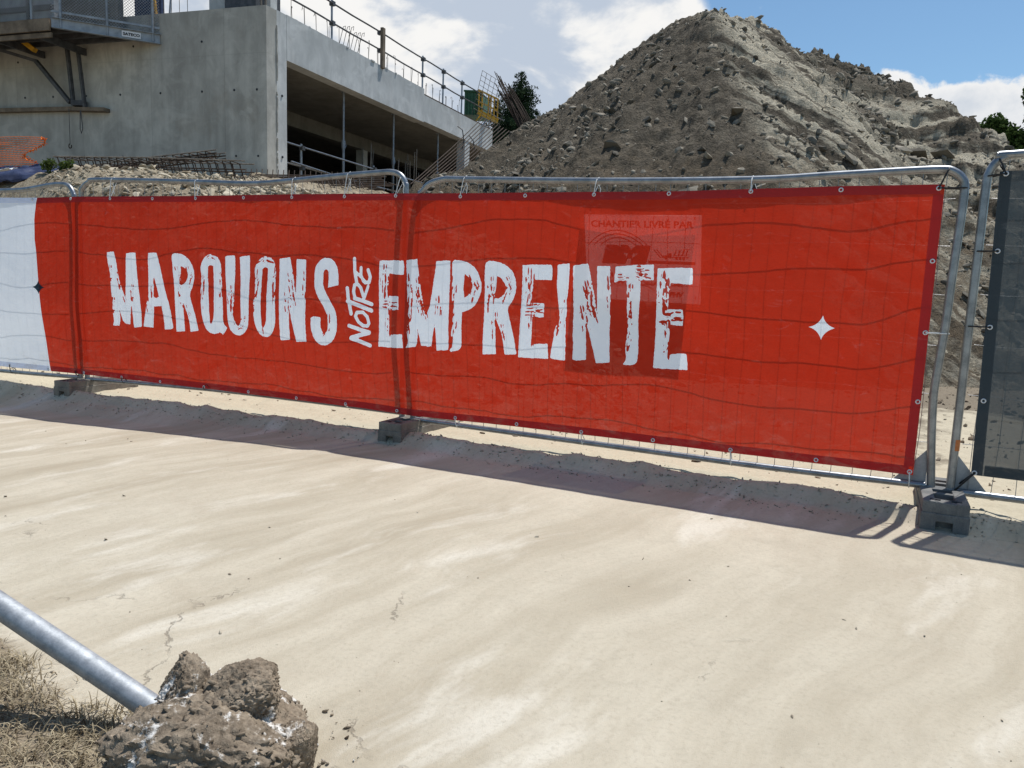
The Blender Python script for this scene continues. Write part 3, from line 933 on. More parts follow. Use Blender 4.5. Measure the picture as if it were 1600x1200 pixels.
# reinforcing cages lying on the bank
def cage(name, label, p0, p1, hgt, wid, n, tilt):
    p0 = np.array(p0); p1 = np.array(p1)
    d = p1 - p0; L = np.linalg.norm(d); d = d / L
    sd = np.cross(d, (0, 0, 1)); sd /= np.linalg.norm(sd); up = np.cross(sd, d)
    o = thing(name, label, 'rebar cage', tuple(p0), 'reinforcing cages lying on the rubble bank')
    for k, (a, b) in enumerate(((0, 0), (0, .5), (0, 1), (1, 0), (1, .5), (1, 1))):
        q = p0 + sd * wid * a + up * hgt * b
        obj('long_bar', MB().tube([q - d * .1, q + d * L * .5 + np.array([0, 0, .02 * (k % 2)]), q + d * (L + .12)], .013, 5), M['rebar_pale'] if b == 1 else M['rust'], o)
    for i in range(n):
        q = p0 + d * L * (i + .5) / n
        e = d * tilt * hgt
        pa = [q, q + up * hgt + e, q + up * hgt + e + sd * wid, q + sd * wid]
        obj('stirrup', MB().tube([pa[0], pa[1], pa[2], pa[3], pa[0] + d * .02], .012, 5), M['rust'], o)
        obj('stirrup_hook', MB().tube([pa[0], pa[0] + d * .11 - sd * .02 + up * .13], .009, 5), M['rebar_pale'], o)  # sunlit bar ends, made paler by colour
    return o


cage('rebar_cage', 'long dark reinforcing cage lying on the rubble bank below the grey wall', (-8.4, 14.1, 2.98), (-4.95, 13.7, 2.96), .30, .35, 24, -.3)
cage('rebar_cage', 'reinforcing cage with its end tipped up against the grey wall', (-8.3, 14.7, 3.10), (-5.65, 14.2, 3.40), .11, .30, 16, -.2)
cage('rebar_cage', 'short rusty cage poking out below the corner column', (-5.35, 12.0, 2.35), (-3.0, 11.2, 2.33), .12, .3, 15, .2)

# ------------------------------------------------------------------ shuttering platform on the left wall
pf = thing('work_platform', 'grey steel shuttering platform with mesh sides hung on the concrete wall', 'platform', P3(fa(6, 1), 7.5))
ZP = 7.665
PC = np.array([-12.218, 19.876]); PW = fa(3.35, 0.004); PL = fa(15, 1.665); PLW = fa(15, .004)
obj('deck', MB().prism([PC + (.05, .05), PW + (-.06, -.02), PLW, PL + (0, .05)], ZP - .055, ZP - .005), M['timber'], pf)
obj('end_channel', MB().beam(P3(PC, ZP - .12), P3(PW, ZP - .12), .05, .235), M['galv_dull'], pf)
obj('channel_flange', MB().beam(P3(PC + (.03, -.03), ZP + .003), P3(PW + (.03, -.03), ZP + .003), .11, .012), M['galv_dull'], pf)
obj('channel_flange', MB().beam(P3(PC + (.03, -.03), ZP - .245), P3(PW + (.03, -.03), ZP - .245), .11, .012), M['galv_dull'], pf)
obj('fascia_board', MB().beam(P3(PC + (-.04, -.01), ZP - .16), P3(PL, ZP - .16), .05, .30), M['timber'], pf)
obj('fascia_board', MB().beam(P3(PC + (-.04, .06), ZP - .40), P3(PL + (0, .06), ZP - .40), .05, .12), M['timber'], pf)
for k in (.25, .5, .75):
    obj('joist', MB().beam(P3(PC * (1 - k) + PW * k + (0, .05), ZP - .14), P3(PL * (1 - k) + PLW * k, ZP - .14), .08, .16), M['dark_steel'], pf)
for s in (5.9, 7.4, 9.4):
    obj('joist', MB().beam(P3(fa(s, .01), ZP - .32), P3(fa(s, 1.5), ZP - .32), .08, .18), M['dark_steel'], pf)
pl = obj('name_plate', MB().beam(P3(PC * .37 + PW * .63 + np.array([.036, -.039]), ZP - .12), P3(PC * .19 + PW * .81 + np.array([.036, -.039]), ZP - .12), .006, .155), M['white_sign'], pf)


def text_mesh(s, size, bold=0.0, shear=0.0, spacing=1.0, align='CENTER'):
    c = bpy.data.curves.new('lettering', 'FONT')
    c.body = s; c.size = size; c.offset = bold; c.shear = shear; c.space_character = spacing
    c.align_x = align; c.align_y = 'CENTER'; c.resolution_u = 3
    o = bpy.data.objects.new('tmp', c)
    COL.objects.link(o)
    dg = bpy.context.evaluated_depsgraph_get()
    me = bpy.data.meshes.new_from_object(o.evaluated_get(dg))
    bpy.data.objects.remove(o)
    me.materials.clear()
    return me


def place_text(name, me, mat, parent, origin, xdir, ydir, fit=None):
    """lay a flat mesh (x right, y up) into the plane at origin"""
    V = np.array([v.co[:] for v in me.vertices])
    if fit:
        w0 = V[:, 0].max() - V[:, 0].min(); h0 = V[:, 1].max() - V[:, 1].min()
        V[:, 0] = (V[:, 0] - (V[:, 0].max() + V[:, 0].min()) / 2) * (fit[0] / w0)
        V[:, 1] = (V[:, 1] - (V[:, 1].max() + V[:, 1].min()) / 2) * (fit[1] / h0)
    W = np.array(origin) + V[:, :1] * np.array(xdir) + V[:, 1:2] * np.array(ydir) - np.array(ORG.get(parent.name, (0, 0, 0)))
    for v, q in zip(me.vertices, W):
        v.co = q
    return obj(name, me, mat, parent)


e = (PW - PC) / np.linalg.norm(PW - PC)
place_text('lettering', text_mesh('SATECO', .1, .004), M['ink_and_hole_black'], pl, P3(PC * .28 + PW * .72 + np.array([.044, -.047]), ZP - .12), (*e, 0), (0, 0, 1), (.40, .075))
# mesh side and posts
PO = [PC * (1 - k) + PW * k + np.array([.02, -.02]) for k in (.08, .5, .93)] + [fa(s, 1.66) for s in (5.9, 7.4, 9.3, 11.3)]
for q in PO:
    obj('post', MB().tube([P3(q, ZP - .22), P3(q, ZP + 1.6)], .034, 8), M['galv_dull'], pf, sm=40)
obj('brace', MB().tube([P3(PW + UB * .35, 8.25), P3(PW + UB * .1 - OUT * .4, 9.3)], .03, 8), M['galv_dull'], pf, sm=40)
ch = MB()


def chain_link(q0, q1, z0, z1, pitch=.075):
    q0 = np.array(q0); q1 = np.array(q1); L = np.linalg.norm(q1 - q0); e = (q1 - q0) / L; H = z1 - z0
    n = int((L + H) / pitch)
    for i in range(n):
        for sgn in (1, -1):
            x0 = -H + i * pitch if sgn > 0 else i * pitch
            x1 = x0 + sgn * H
            a0 = 0.0; a1 = 1.0
            lo, hi = min(x0, x1), max(x0, x1)
            def tt(x):
                return (x - x0) / (x1 - x0)
            ts = sorted([tt(0.0), tt(L)])
            t0 = max(0, ts[0]); t1 = min(1, ts[1])
            if t1 - t0 < .02:
                continue
            p = [P3(q0 + e * (x0 + (x1 - x0) * u), z0 + H * u) for u in (t0, t1)]
            ch.tube(p, .0055, 3, cap=False)


chain_link(PC, PW, ZP + .02, ZP + 1.5)
chain_link(fa(5.25, 1.665), fa(11.5, 1.665), ZP + .02, ZP + 1.5)
obj('wire_mesh', ch, M['galv_dull'], pf, kind='stuff')
obj('kick_rail', MB().beam(P3(PC, ZP + .17), P3(PW, ZP + .17), .03, .05), M['galv_dull'], pf)
# shutter standing on the deck
obj('shutter_panel', MB().prism([fa(5.6, 1.25), fa(12, 1.25), fa(12, 1.05), fa(5.6, 1.05)], ZP, 10.4), M['galv_dull'], pf)
for s in (6.4, 7.6, 8.8, 10.0):
    obj('shutter_rib', MB().beam(P3(fa(s, 1.30), ZP), P3(fa(s, 1.30), 10.4), .10, .09, (*UA, 0)), M['dark_steel'], pf)
obj('shutter_rib', MB().beam(P3(fa(5.6, 1.30), ZP + .42), P3(fa(12, 1.30), ZP + .42), .09, .12), M['dark_steel'], pf)
obj('upstand', MB().prism([fa(4.45, .3), fa(8.6, .3), fa(8.6, .1), fa(4.45, .1)], ZP, 10.4), M['concrete_dark'], pf)
obj('tarpaulin', MB().prism([fa(3.55, -.3), fa(4.45, -.3), fa(4.45, -.42), fa(3.55, -.42)], 8.22, 10.4), M['tarp'], pf)
obj('prop', MB().tube([P3(fa(3.5, -.05), 8.25), P3(fa(3.75, -.05), 10.2)], .04, 8), M['yellow'], pf, sm=40)
# brackets under it
for a, b, wd in (((9.32, 1.25, 8.26 - .62), (10.16, .9, 7.0), .09), ((9.32, 1.25, 7.62), (7.39, .30, 7.11), .09), ((7.39, .30, 7.11), (6.27, .25, 5.94), .10),
                 ((6.3, .25, 7.45), (6.21, .20, 5.92), .09), ((5.96, .22, 7.45), (5.82, .18, 5.82), .08), ((9.30, 1.45, 8.6), (9.30, 1.45, 7.55), .16)):
    obj('bracket_strut', MB().beam(P3(fa(*a[:2]), a[2]), P3(fa(*b[:2]), b[2]), wd, wd, (*UB, 0.01)), M['dark_steel'], pf)
obj('wall_plank', MB().beam(P3(fa(6.2, .09), 5.80), P3(fa(14, .09), 5.92), .16, .11), M['timber'], pf)
obj('wall_plank', MB().beam(P3(fa(5.12, .12), 5.73), P3(fa(6.25, .12), 5.78), .22, .10), M['timber'], pf)
obj('bracket_foot', MB().box(P3(fa(6.05, .16), 5.93), (.36, .2, .14)), M['dark_steel'], pf)
obj('clamp', MB().beam(P3(fa(7.42, .7), 7.55), P3(fa(7.05, .6), 7.28), .16, .12), M['yellow'], pf)
cord = [P3(fa(6.27, .3), 5.75), P3(fa(6.28, .3), 4.8)]
obj('cord', MB().tube(cord, .008, 5), M['dark_steel'], pf)
hk = [P3(fa(6.28 + .05 * math.sin(a), .3), 4.74 + .06 * math.cos(a)) for a in np.linspace(0, 5.2, 12)]
obj('hook', MB().tube(hk, .014, 6), M['rust'], pf)
lp = [P3(fa(5.87, .3), 5.7), P3(fa(5.90, .3), 5.2), P3(fa(5.86, .3), 5.08), P3(fa(5.81, .3), 5.2), P3(fa(5.85, .3), 5.7)]
obj('cord', MB().tube(lp, .012, 5), M['dark_steel'], pf)

# ------------------------------------------------------------------ things at the far end of the roof
sk = thing('skip_container', 'dark green ribbed steel container at the far end of the roof', 'container', (-2.1, 33.4, 8.2))
obj('body', MB().prism([(-2.50, 33.0), (-1.74, 33.0), (-1.50, 34.2), (-2.26, 34.2)], 8.55, 9.50), M['green'], sk)
for i in range(6):
    obj('rib', MB().box((-2.44 + i * .135, 32.97, 9.0), (.04, .06, .9)), M['green'], sk)
obj('rim', MB().box((-2.12, 32.96, 9.53), (.84, .1, .06)), M['green'], sk)
yg = thing('edge_barrier', 'yellow steel edge protection barrier beside the green container', 'barrier', (-1.45, 32.9, 8.1))
sl = lambda x: -.42 * (x + 1.85)
for x in (-1.86, -1.72, -1.45, -1.34, -1.20, -1.05):
    obj('post', MB().beam((x, 32.8, 8.55 + sl(x)), (x, 32.8, 9.55 + sl(x)), .07, .06, (1, 0, 0)), M['yellow'], yg)
for z, h in ((9.52, .07), (9.05, .06), (8.62, .20)):
    obj('rail', MB().beam((-1.90, 32.76, z + sl(-1.9)), (-1.02, 32.76, z + sl(-1.02)), .04, h), M['yellow'], yg)
obj('strut', MB().beam((-1.7, 32.9, 8.6), (-2.1, 32.6, 8.05), .05, .05), M['yellow'], yg)
obj('strut', MB().beam((-1.4, 32.9, 8.5), (-1.7, 32.6, 8.0), .05, .05), M['galv_dull'], yg)

rb = thing('rebar_bundle', 'leaning bundle of long rusty reinforcing bars in front of the conifer', 'rebar', (.3, 26, 6.3))
for i in range(34):
    u = rr.random(); v = rr.random()
    a = np.array([.0 + .62 * u, 25.6 + .6 * v, 6.4]); b = np.array([-.98 + .70 * u, 26.0 + .6 * v, 8.35 - .62 * u + rr.uniform(-.35, .25)])
    obj('bar', MB().tube([a - (b - a) * .25, (a + b) / 2 + np.array([rr.uniform(-.03, .03), 0, .03]), b], .014, 5), M['rust'], rb)
mp = thing('mesh_sheet', 'sheet of welded reinforcing mesh standing tilted against the sky', 'rebar mesh', (-1.3, 27, 7.2))
c00 = np.array([-1.72, 27, 7.45]); ex = np.array([.94, .1, -.50]); ey = np.array([.28, .05, 1.30])
for i in range(7):
    obj('wire', MB().tube([c00 + ex * i / 6 - ey * .25, c00 + ex * i / 6 + ey], .008, 4), M['rebar_pale'], mp)
for i in range(9):
    obj('wire', MB().tube([c00 + ey * i / 8, c00 + ex + ey * i / 8], .008, 4), M['rebar_pale'], mp)
fn = thing('rebar_fan', 'long rusty bars slanting up behind the left foot of the dirt heap', 'rebar', (-1.5, 21, 4.0))
for i in range(11):
    k = i / 10
    a = np.array([-2.75 + .85 * k, 19.0 - .2 * k, 3.70 - .10 * k]); b = np.array([-1.25 + .95 * k, 25.0 - .2 * k, 6.72 - .50 * k])
    obj('bar', MB().tube([a, (a + b) / 2 + np.array([0, 0, -.05]), b], .014, 5), M['rust'], fn)
obj('wire_loop', MB().tube([(-1.9, 22.6, 5.9), (-1.75, 22.6, 5.8), (-1.7, 22.6, 5.5), (-1.75, 22.6, 5.2)], .016, 5), M['dark_steel'], fn)
obj('wire_loop', MB().tube([(-1.55, 22.6, 5.65), (-1.42, 22.6, 5.5), (-1.36, 22.6, 5.2)], .016, 5), M['dark_steel'], fn)

# ------------------------------------------------------------------ trees, cables
def leaf_cloud(centres, radii, n, size, seed, aspect=2.2, droop=0.0):
    rg = np.random.default_rng(seed)
    centres = np.array(centres, float); radii = np.array(radii, float)
    vol = radii ** 2; k = rg.choice(len(centres), n, p=vol / vol.sum())
    d = rg.normal(size=(n, 3)); d /= np.linalg.norm(d, axis=1)[:, None]
    rr_ = rg.random(n) ** .45
    P = centres[k] + d * (radii[k] * rr_)[:, None]
    a = rg.normal(size=(n, 3)); a[:, 2] -= droop; a /= np.linalg.norm(a, axis=1)[:, None]
    b = np.cross(a, rg.normal(size=(n, 3))); b /= np.linalg.norm(b, axis=1)[:, None]
    s = size * (0.6 + .8 * rg.random(n))[:, None]
    V = np.stack([P - a * s * .5, P + b * s / aspect * .5, P + a * s * .5, P - b * s / aspect * .5], 1).reshape(-1, 3)
    F = np.arange(4 * n).reshape(n, 4)
    return V, F


def conifer(name, label, x, y, z0, z1, rbase, seed, n):
    o = thing(name, label, 'tree', (x, y, z0), None)
    obj('trunk', MB().tube([(x, y, z0), (x + .1, y, (z0 + z1) / 2), (x, y, z1 - .3)], [rbase * .12, rbase * .08, .02], 8), M['bark'], o, sm=50)
    r = random.Random(seed); cs = []; rs = []
    z = z0 + .48 * (z1 - z0)
    while z < z1:
        f = (z1 - z) / (z1 - z0)
        R = rbase * f ** .8 * r.uniform(.7, 1.15) + .12
        m = max(3, int(R * 5.0))
        off = r.uniform(0, 6)
        for i in range(m):
            a = off + i * 6.283 / m + r.uniform(-.3, .3)
            L = R * r.uniform(.6, 1.1)
            for q in np.linspace(.3, 1, 3):
                cs.append((x + math.cos(a) * L * q, y + math.sin(a) * L * q, z - L * q * .16 + r.uniform(-.1, .1))); rs.append(.18 + .16 * R * (1.2 - q))
        z += .42 + .1 * r.random()
    V, Fq = leaf_cloud(cs, rs, n, .24, seed, 3.2, .5)
    obj('crown', fast_mesh('crown', V, Fq, ORG[o.name]), M['conifer'], o)


conifer('conifer_tree', 'dark green conifer rising behind the bundle of rebar', -.15, 60, 4.0, 18.0, 8.6, 4, 80000)
conifer('conifer_tree', 'small dark conifer just left of the taller one, behind the rebar mesh', -2.1, 64, 4.0, 16.6, 4.0, 9, 30000)


def broadleaf(name, label, x, y, z0, h, R, seed, n):
    o = thing(name, label, 'tree', (x, y, z0))
    r = random.Random(seed)
    tr = MB().tube([(x, y, z0), (x + .2, y, z0 + h * .3), (x, y, z0 + h * .6)], [.5, .4, .2], 9)
    cs = []; rs = []
    for i in range(46):
        a = r.uniform(0, 6.283); e = r.uniform(-.5, 1.35)
        L = R * r.uniform(.45, 1.0)
        c = (x + math.cos(a) * math.cos(e) * L, y + math.sin(a) * math.cos(e) * L, z0 + h * .62 + math.sin(e) * L * 1.0)
        cs.append(c); rs.append(R * r.uniform(.14, .27))
        if i % 4 == 0:
            tr.tube([(x, y, z0 + h * .45), tuple((np.array(c) + (x, y, z0 + h * .5)) / 2), c], [.2, .12, .03], 6)
    obj('trunk', tr, M['bark'], o, sm=50)
    V, Fq = leaf_cloud(cs, rs, n, .30, seed, 1.7)
    obj('crown', fast_mesh('crown', V, Fq, ORG[o.name]), M['leaf'], o)


broadleaf('broadleaf_tree', 'leafy green tree standing beyond the right shoulder of the dirt heap', 42.2, 60, 0, 20.0, 5.8, 21, 40000)
for i, z in enumerate((18.95, 18.66, 18.36, 18.05)):
    o = obj('overhead_cable', MB().tube([(x, 80 + .05 * (x - 48), z + ((x - 48) / 60) ** 2 * 1.2 - .05) for x in np.linspace(10, 110, 26)], .022, 5), M['dark_steel'])
    tag(o, ['topmost thin overhead cable between the heap and the leafy tree', 'second thin overhead cable from the top, beside the leafy tree',
            'third thin overhead cable from the top, beside the leafy tree', 'lowest thin overhead cable just above the heap shoulder'][i], 'cable', 'overhead cables')

# ------------------------------------------------------------------ orange netting, tarpaulin and weeds on the bank
on = thing('orange_netting', 'orange plastic barrier netting with a ragged end beside the concrete wall', 'barrier netting', (-8.3, 12.4, 2.8))
nb = MB()


def opt(u, v):                                              # u along (0 = ragged end), v up
    x = -7.89 - u * 3.3 + .10 * math.sin(v * 9)
    z = 2.90 + .465 * v + .02 * math.sin(u * 9) - .04 * u
    x -= .33 * math.exp(-((v - .30) / .22) ** 2) * math.exp(-u * 6)
    return (x, 12.4 + .05 * math.sin(u * 7 + v * 5) + .4 * u, z)


for i in range(15):
    nb.tube([opt(k / 24, i / 14) for k in range(25)], .0045, 4, cap=False)
for k in range(46):
    nb.tube([opt(k / 45, i / 10) for i in range(11)], .0026, 4, cap=False)
obj('netting', nb, M['orange_net'], on, kind='stuff')
fr = MB()
for i in range(70):
    v = i / 69; p = np.array(opt(0, v)); r_ = random.Random(i)
    fr.beam(p, p + np.array([r_.uniform(-.02, .07), r_.uniform(-.05, .02), r_.uniform(-.05, .03)]), .018, .006)
obj('frayed_edge', fr, M['orange_net'], on, kind='stuff')
tu = np.linspace(0, 1, 50); tv = np.linspace(0, 1, 24)
U, V_ = np.meshgrid(tu, tv)
tx = -9.1 + 1.72 * U + .1 * V_; ty = 11.8 + .55 * V_
tz = np.interp(U, [0, .5, 1], [2.66, 2.75, 2.80]) + .22 * (V_ - .45) + .13 * np.abs(fbm(U * 5, V_ * 3, o=3, seed=70)) * 2 - .10 * sst(.12, 0, V_)
tarp = obj('tarpaulin', fast_mesh('tarpaulin', np.stack([tx, ty, tz], -1), grid_faces(24, 50)), M['tarp'])
sol = tarp.modifiers.new('thickness', 'SOLIDIFY'); sol.thickness = .006
tag(tarp, 'crumpled dark blue tarpaulin lying under the orange netting', 'tarpaulin')
sc = obj('plastic_scrap', fast_mesh('plastic_scrap', np.stack([-8.7 + .8 * U, 11.6 + .22 * V_, 2.64 + .12 * U + .06 * fbm(U * 4, V_ * 3, o=3, seed=71) + .02 * V_], -1), grid_faces(24, 50)), M['cloth_white'])
sol = sc.modifiers.new('thickness', 'SOLIDIFY'); sol.thickness = .004
tag(sc, 'white plastic sheet scrap beside the blue tarpaulin', 'plastic sheet')
for i, (x, y, z, h, lb) in enumerate(((-7.37, 11.77, 2.72, .21, 'small green weed at the end of the orange netting'), (-7.05, 11.68, 2.70, .20, 'small green weed on the rubble left of the rebar cage'))):
    o = thing('weed', lb, 'weed', (x, y, z), 'weeds on the rubble bank')
    st = MB()
    for k in range(5):
        a = k * 1.3
        st.tube([(x, y, z - .05), (x + .04 * math.cos(a), y + .04 * math.sin(a), z + h * .5), (x + .09 * math.cos(a), y + .09 * math.sin(a), z + h)], .004, 4)
    obj('stem', st, M['weed'], o)
    V, Fq = leaf_cloud([(x, y, z + h * .5), (x + .05, y, z + h * .8), (x - .06, y, z + h * .6)], [.11, .08, .08], 260, .055, 80 + i, 2)
    obj('foliage', fast_mesh('foliage', V, Fq, ORG[o.name]), M['weed'], o)


# ------------------------------------------------------------------ fence panels
def FP(s, z, off=0.0):
    p = fence_xy(np.array(float(s)), np.array(float(off)))
    return (float(p[0]), float(p[1]), float(z))


def smooth_path(pts, n=4):
    """Catmull-Rom through 2D points"""
    P = np.array(pts, float); o = []
    for i in range(len(P) - 1):
        p0 = P[max(i - 1, 0)]; p1 = P[i]; p2 = P[i + 1]; p3 = P[min(i + 2, len(P) - 1)]
        for k in range(n):
            t = k / n
            o.append(.5 * (2 * p1 + (p2 - p0) * t + (2 * p0 - 5 * p1 + 4 * p2 - p3) * t * t + (3 * p1 - p0 - 3 * p2 + p3) * t ** 3))
    return o + [P[-1]]


def panel(label, tube_pts, bottom_pts, s0, s1, tops, seed, n_v):
    o = thing('mesh_fence_panel', label, 'fence panel', FP((s0 + s1) / 2, .05), 'mesh fence panels along the road')
    obj('frame_tube', MB().tube([FP(s, z) for s, z in smooth_path(tube_pts)], .0225, 12), M['galv'], o, sm=50)
    obj('bottom_rail', MB().tube([FP(s, z, .002) for s, z in smooth_path(bottom_pts, 3)], .0205, 12), M['galv'], o, sm=50)
    ts = np.array(tops)
    order = np.argsort(ts[:, 0]); ts = ts[order]
    bp = np.array(bottom_pts)
    wm = MB(); r = random.Random(seed)
    for i in range(n_v):
        s = s0 + (s1 - s0) * (i + .5) / n_v
        zt = np.interp(s, ts[:, 0], ts[:, 1]); zb = np.interp(s, bp[:, 0], bp[:, 1])
        wob = [r.uniform(-.008, .008) for _ in range(7)]; wob2 = [r.uniform(-.006, .006) for _ in range(7)]
        wm.tube([FP(s + wob[k], zb + (zt - zb) * k / 6, wob2[k]) for k in range(7)], .0021, 4, cap=False)
    for z in (.42, .70, .98, 1.26, 1.54, 1.78):
        ph = r.uniform(0, 6)
        wm.tube([FP(s0 + (s1 - s0) * k / 26, z + .008 * math.sin(k * .7 + ph) + r.uniform(-.004, .004), .006 + .006 * math.sin(k * .5 + ph)) for k in range(27)], .0021, 4, cap=False)
    obj('wire_mesh', wm, M['wire'], o, kind='stuff')
    return o


PA = [(-3.585, 0.06), (-3.585, 0.121), (-3.584, 0.75), (-3.583, 1.366), (-3.568, 1.907), (-3.536, 2.008), (-3.446, 2.059), (-3.317, 2.074), (-2.167, 2.032), (-1.523, 2.003), (-1.12, 2.016), (-0.675, 2.041), (-0.254, 2.06), (-0.127, 2.062), (-0.046, 2.036), (-0.003, 1.973), (0.004, 1.863), (0.0, 0.931), (0.0, 0.114), (0.0, .06)]
PB = [(0.105, .06), (0.105, 0.1), (0.114, 1.036), (0.126, 1.813), (0.153, 1.907), (0.22, 1.967), (0.349, 1.996), (0.486, 1.991), (1.535, 1.947), (2.537, 1.925), (3.008, 1.937), (3.343, 1.947), (3.564, 1.95), (3.626, 1.937), (3.67, 1.898), (3.687, 1.842), (3.685, 1.653), (3.676, 1.372), (3.669, 1.067), (3.652, 0.755), (3.654, 0.607), (3.669, 0.384), (3.692, 0.121), (3.692, .06)]
PZ = [(-7.1, .1), (-7.1, 1.9), (-7.02, 2.0), (-6.9, 2.03), (-6.0, 2.0), (-4.743, 1.998), (-4.355, 2.004), (-3.979, 2.04), (-3.799, 2.042), (-3.72, 2.016), (-3.672, 1.949), (-3.664, 1.848), (-3.668, 1.059), (-3.680, 0.138), (-3.68, .06)]
PC_ = [(3.790, .06), (3.785, 0.117), (3.785, 1.056), (3.786, 1.549), (3.786, 1.857), (3.794, 1.924), (3.818, 1.975), (3.862, 2.003), (3.945, 2.018), (5.4, 2.04), (7.2, 2.03), (7.28, 1.95), (7.29, 1.8), (7.29, .1)]
p0 = panel('galvanised mesh fence panel behind the white left end of the banner', PZ, [(-7.08, .15), (-4.902, 0.152), (-3.70, 0.18)], -7.08, -3.70, PZ[1:12], 1, 30)
p1 = panel('galvanised mesh fence panel behind the MARQUONS half of the banner', PA, [(-3.565, 0.172), (-2.067, 0.205), (-0.929, 0.203), (-0.02, 0.192)], -3.56, -.03, PA[4:17], 2, 32)
p2 = panel('mesh fence panel with a kinked right post behind the EMPREINTE half of the banner', PB, [(0.125, 0.154), (0.98, 0.149), (1.955, 0.147), (2.789, 0.144), (3.66, 0.160)], .14, 3.65, PB[3:16], 3, 32)
p3 = panel('galvanised mesh fence panel carrying the dark windbreak net at the right edge', PC_, [(3.80, 0.142), (4.141, 0.148), (7.27, .15)], 3.82, 7.27, PC_[4:12], 4, 31)


def gusset(parent, s, dirn, z):
    b = MB()
    p = [FP(s, z + .01, .012), FP(s + dirn * .17, z + .01, .012), FP(s, z + .22, .012), FP(s, z + .01, .018), FP(s + dirn * .17, z + .01, .018), FP(s, z + .22, .018)]
    b.add(p, [(0, 1, 2), (5, 4, 3), (0, 3, 4, 1), (1, 4, 5, 2), (2, 5, 3, 0)])
    obj('gusset_plate', b, M['galv_dull'], parent)


gusset(p2, 3.66, -1, .16); gusset(p3, 3.80, 1, .145)
obj('paint_mark', MB().tube([FP(3.786, .385), FP(3.786, .45)], .0228, 12, cap=False), M['paint_orange'], p3)
for pp, s in ((p0, -3.68), (p1, -3.585), (p1, 0.0), (p2, .105), (p2, 3.68), (p3, 3.787)):
    obj('weld_collar', MB().tube([FP(s, .135), FP(s, .165)], .026, 10), M['galv_dull'], pp)


# ------------------------------------------------------------------ ballast feet
def foot(label, s, n0, n1, wid, hgt, mat, seed):
    c = np.array(FP(s, 0)); nn = NB if s >= 0 else NA; dd = DB if s >= 0 else DA
    ax = [(nn[0], nn[1], 0), (dd[0], dd[1], 0), (0, 0, 1)]
    g = float(min(ground_z(np.array(c[0] + nn[0] * n0), np.array(c[1] + nn[1] * n0)), .04)) - .005
    o = thing('ballast_foot', label, 'fence foot', (c[0], c[1], g), 'fence feet')
    L = n1 - n0

    def B(x0, x1, y0, y1, z0, z1, t=1.0):
        b = bmesh.new()
        vs = []
        for z in (z0, z1):
            k = .030 * (z - z0) / hgt if t != 1.0 else 0
            for x, y in ((x0 + k, y0 + k), (x1 - k, y0 + k), (x1 - k, y1 - k), (x0 + k, y1 - k)):
                q = c + np.array(ax[0]) * x + np.array(ax[1]) * y
                vs.append(b.verts.new((q[0], q[1], g + z)))
        for f in ((3, 2, 1, 0), (4, 5, 6, 7), (0, 1, 5, 4), (1, 2, 6, 5), (2, 3, 7, 6), (3, 0, 4, 7)):
            b.faces.new([vs[i] for i in f])
        bmesh.ops.bevel(b, geom=list(b.edges), offset=.007, segments=2, affect='EDGES', profile=.6)
        V = [v.co[:] for v in b.verts]; b.verts.index_update(); F = [[v.index for v in f.verts] for f in b.faces]
        b.free()
        return V, F
    h = hgt; w2 = wid / 2; zb = h * .62
    m = MB()
    # lower body with a hand notch in each end
    m.add(*B(n0 + .05, n1 - .05, -w2, w2, .0, zb))
    for e0, e1 in ((n0, n0 + .052), (n1 - .052, n1)):
        m.add(*B(e0, e1, -w2, -w2 + .075, 0, zb)); m.add(*B(e0, e1, w2 - .075, w2, 0, zb)); m.add(*B(e0, e1, -w2 + .07, w2 - .07, h * .34, zb - .002))
    obj('body', m, mat, o)
    # upper rim: side rails and cross bars that leave the post holes and slots open
    t = MB()
    i0 = n0 + .005; i1 = n1 - .005; a = w2 - .005
    t.add(*B(i0, i1, -a, -a + .062, zb - .004, h)); t.add(*B(i0, i1, a - .062, a, zb - .004, h))
    for x0, x1 in ((i0 + .002, i0 + .085), (-.155, -.115), (-.045, .045), (.115, .155), (i1 - .085, i1 - .002)):
        t.add(*B(x0, x1, -a + .055, a - .055, zb - .004, h - .003))
    obj('top_rim', t, mat, o)
    for y in (-.05, .05):
        q = c + np.array(ax[0]) * (i0 + .05) + np.array(ax[1]) * y
        obj('grip_recess_shade', MB().box((q[0], q[1], g + h + .001), (.022, .05, .004), ax), M['ink_and_hole_black'], o)  # black pad, the shade of a grip recess put into its colour
    return o


foot('dusty brown fence foot farthest left, under the join of the white and red banner parts', -3.62, -.25, .52, .22, .15, M['foot'], 1)
foot('brown fence foot with a long slot under the middle join of the fence', .085, -.29, .52, .215, .155, M['foot'], 2)
foot('grey fence foot with square sockets where the two right hand panels meet', 3.74, -.37, .30, .23, .165, M['foot_grey'], 3)

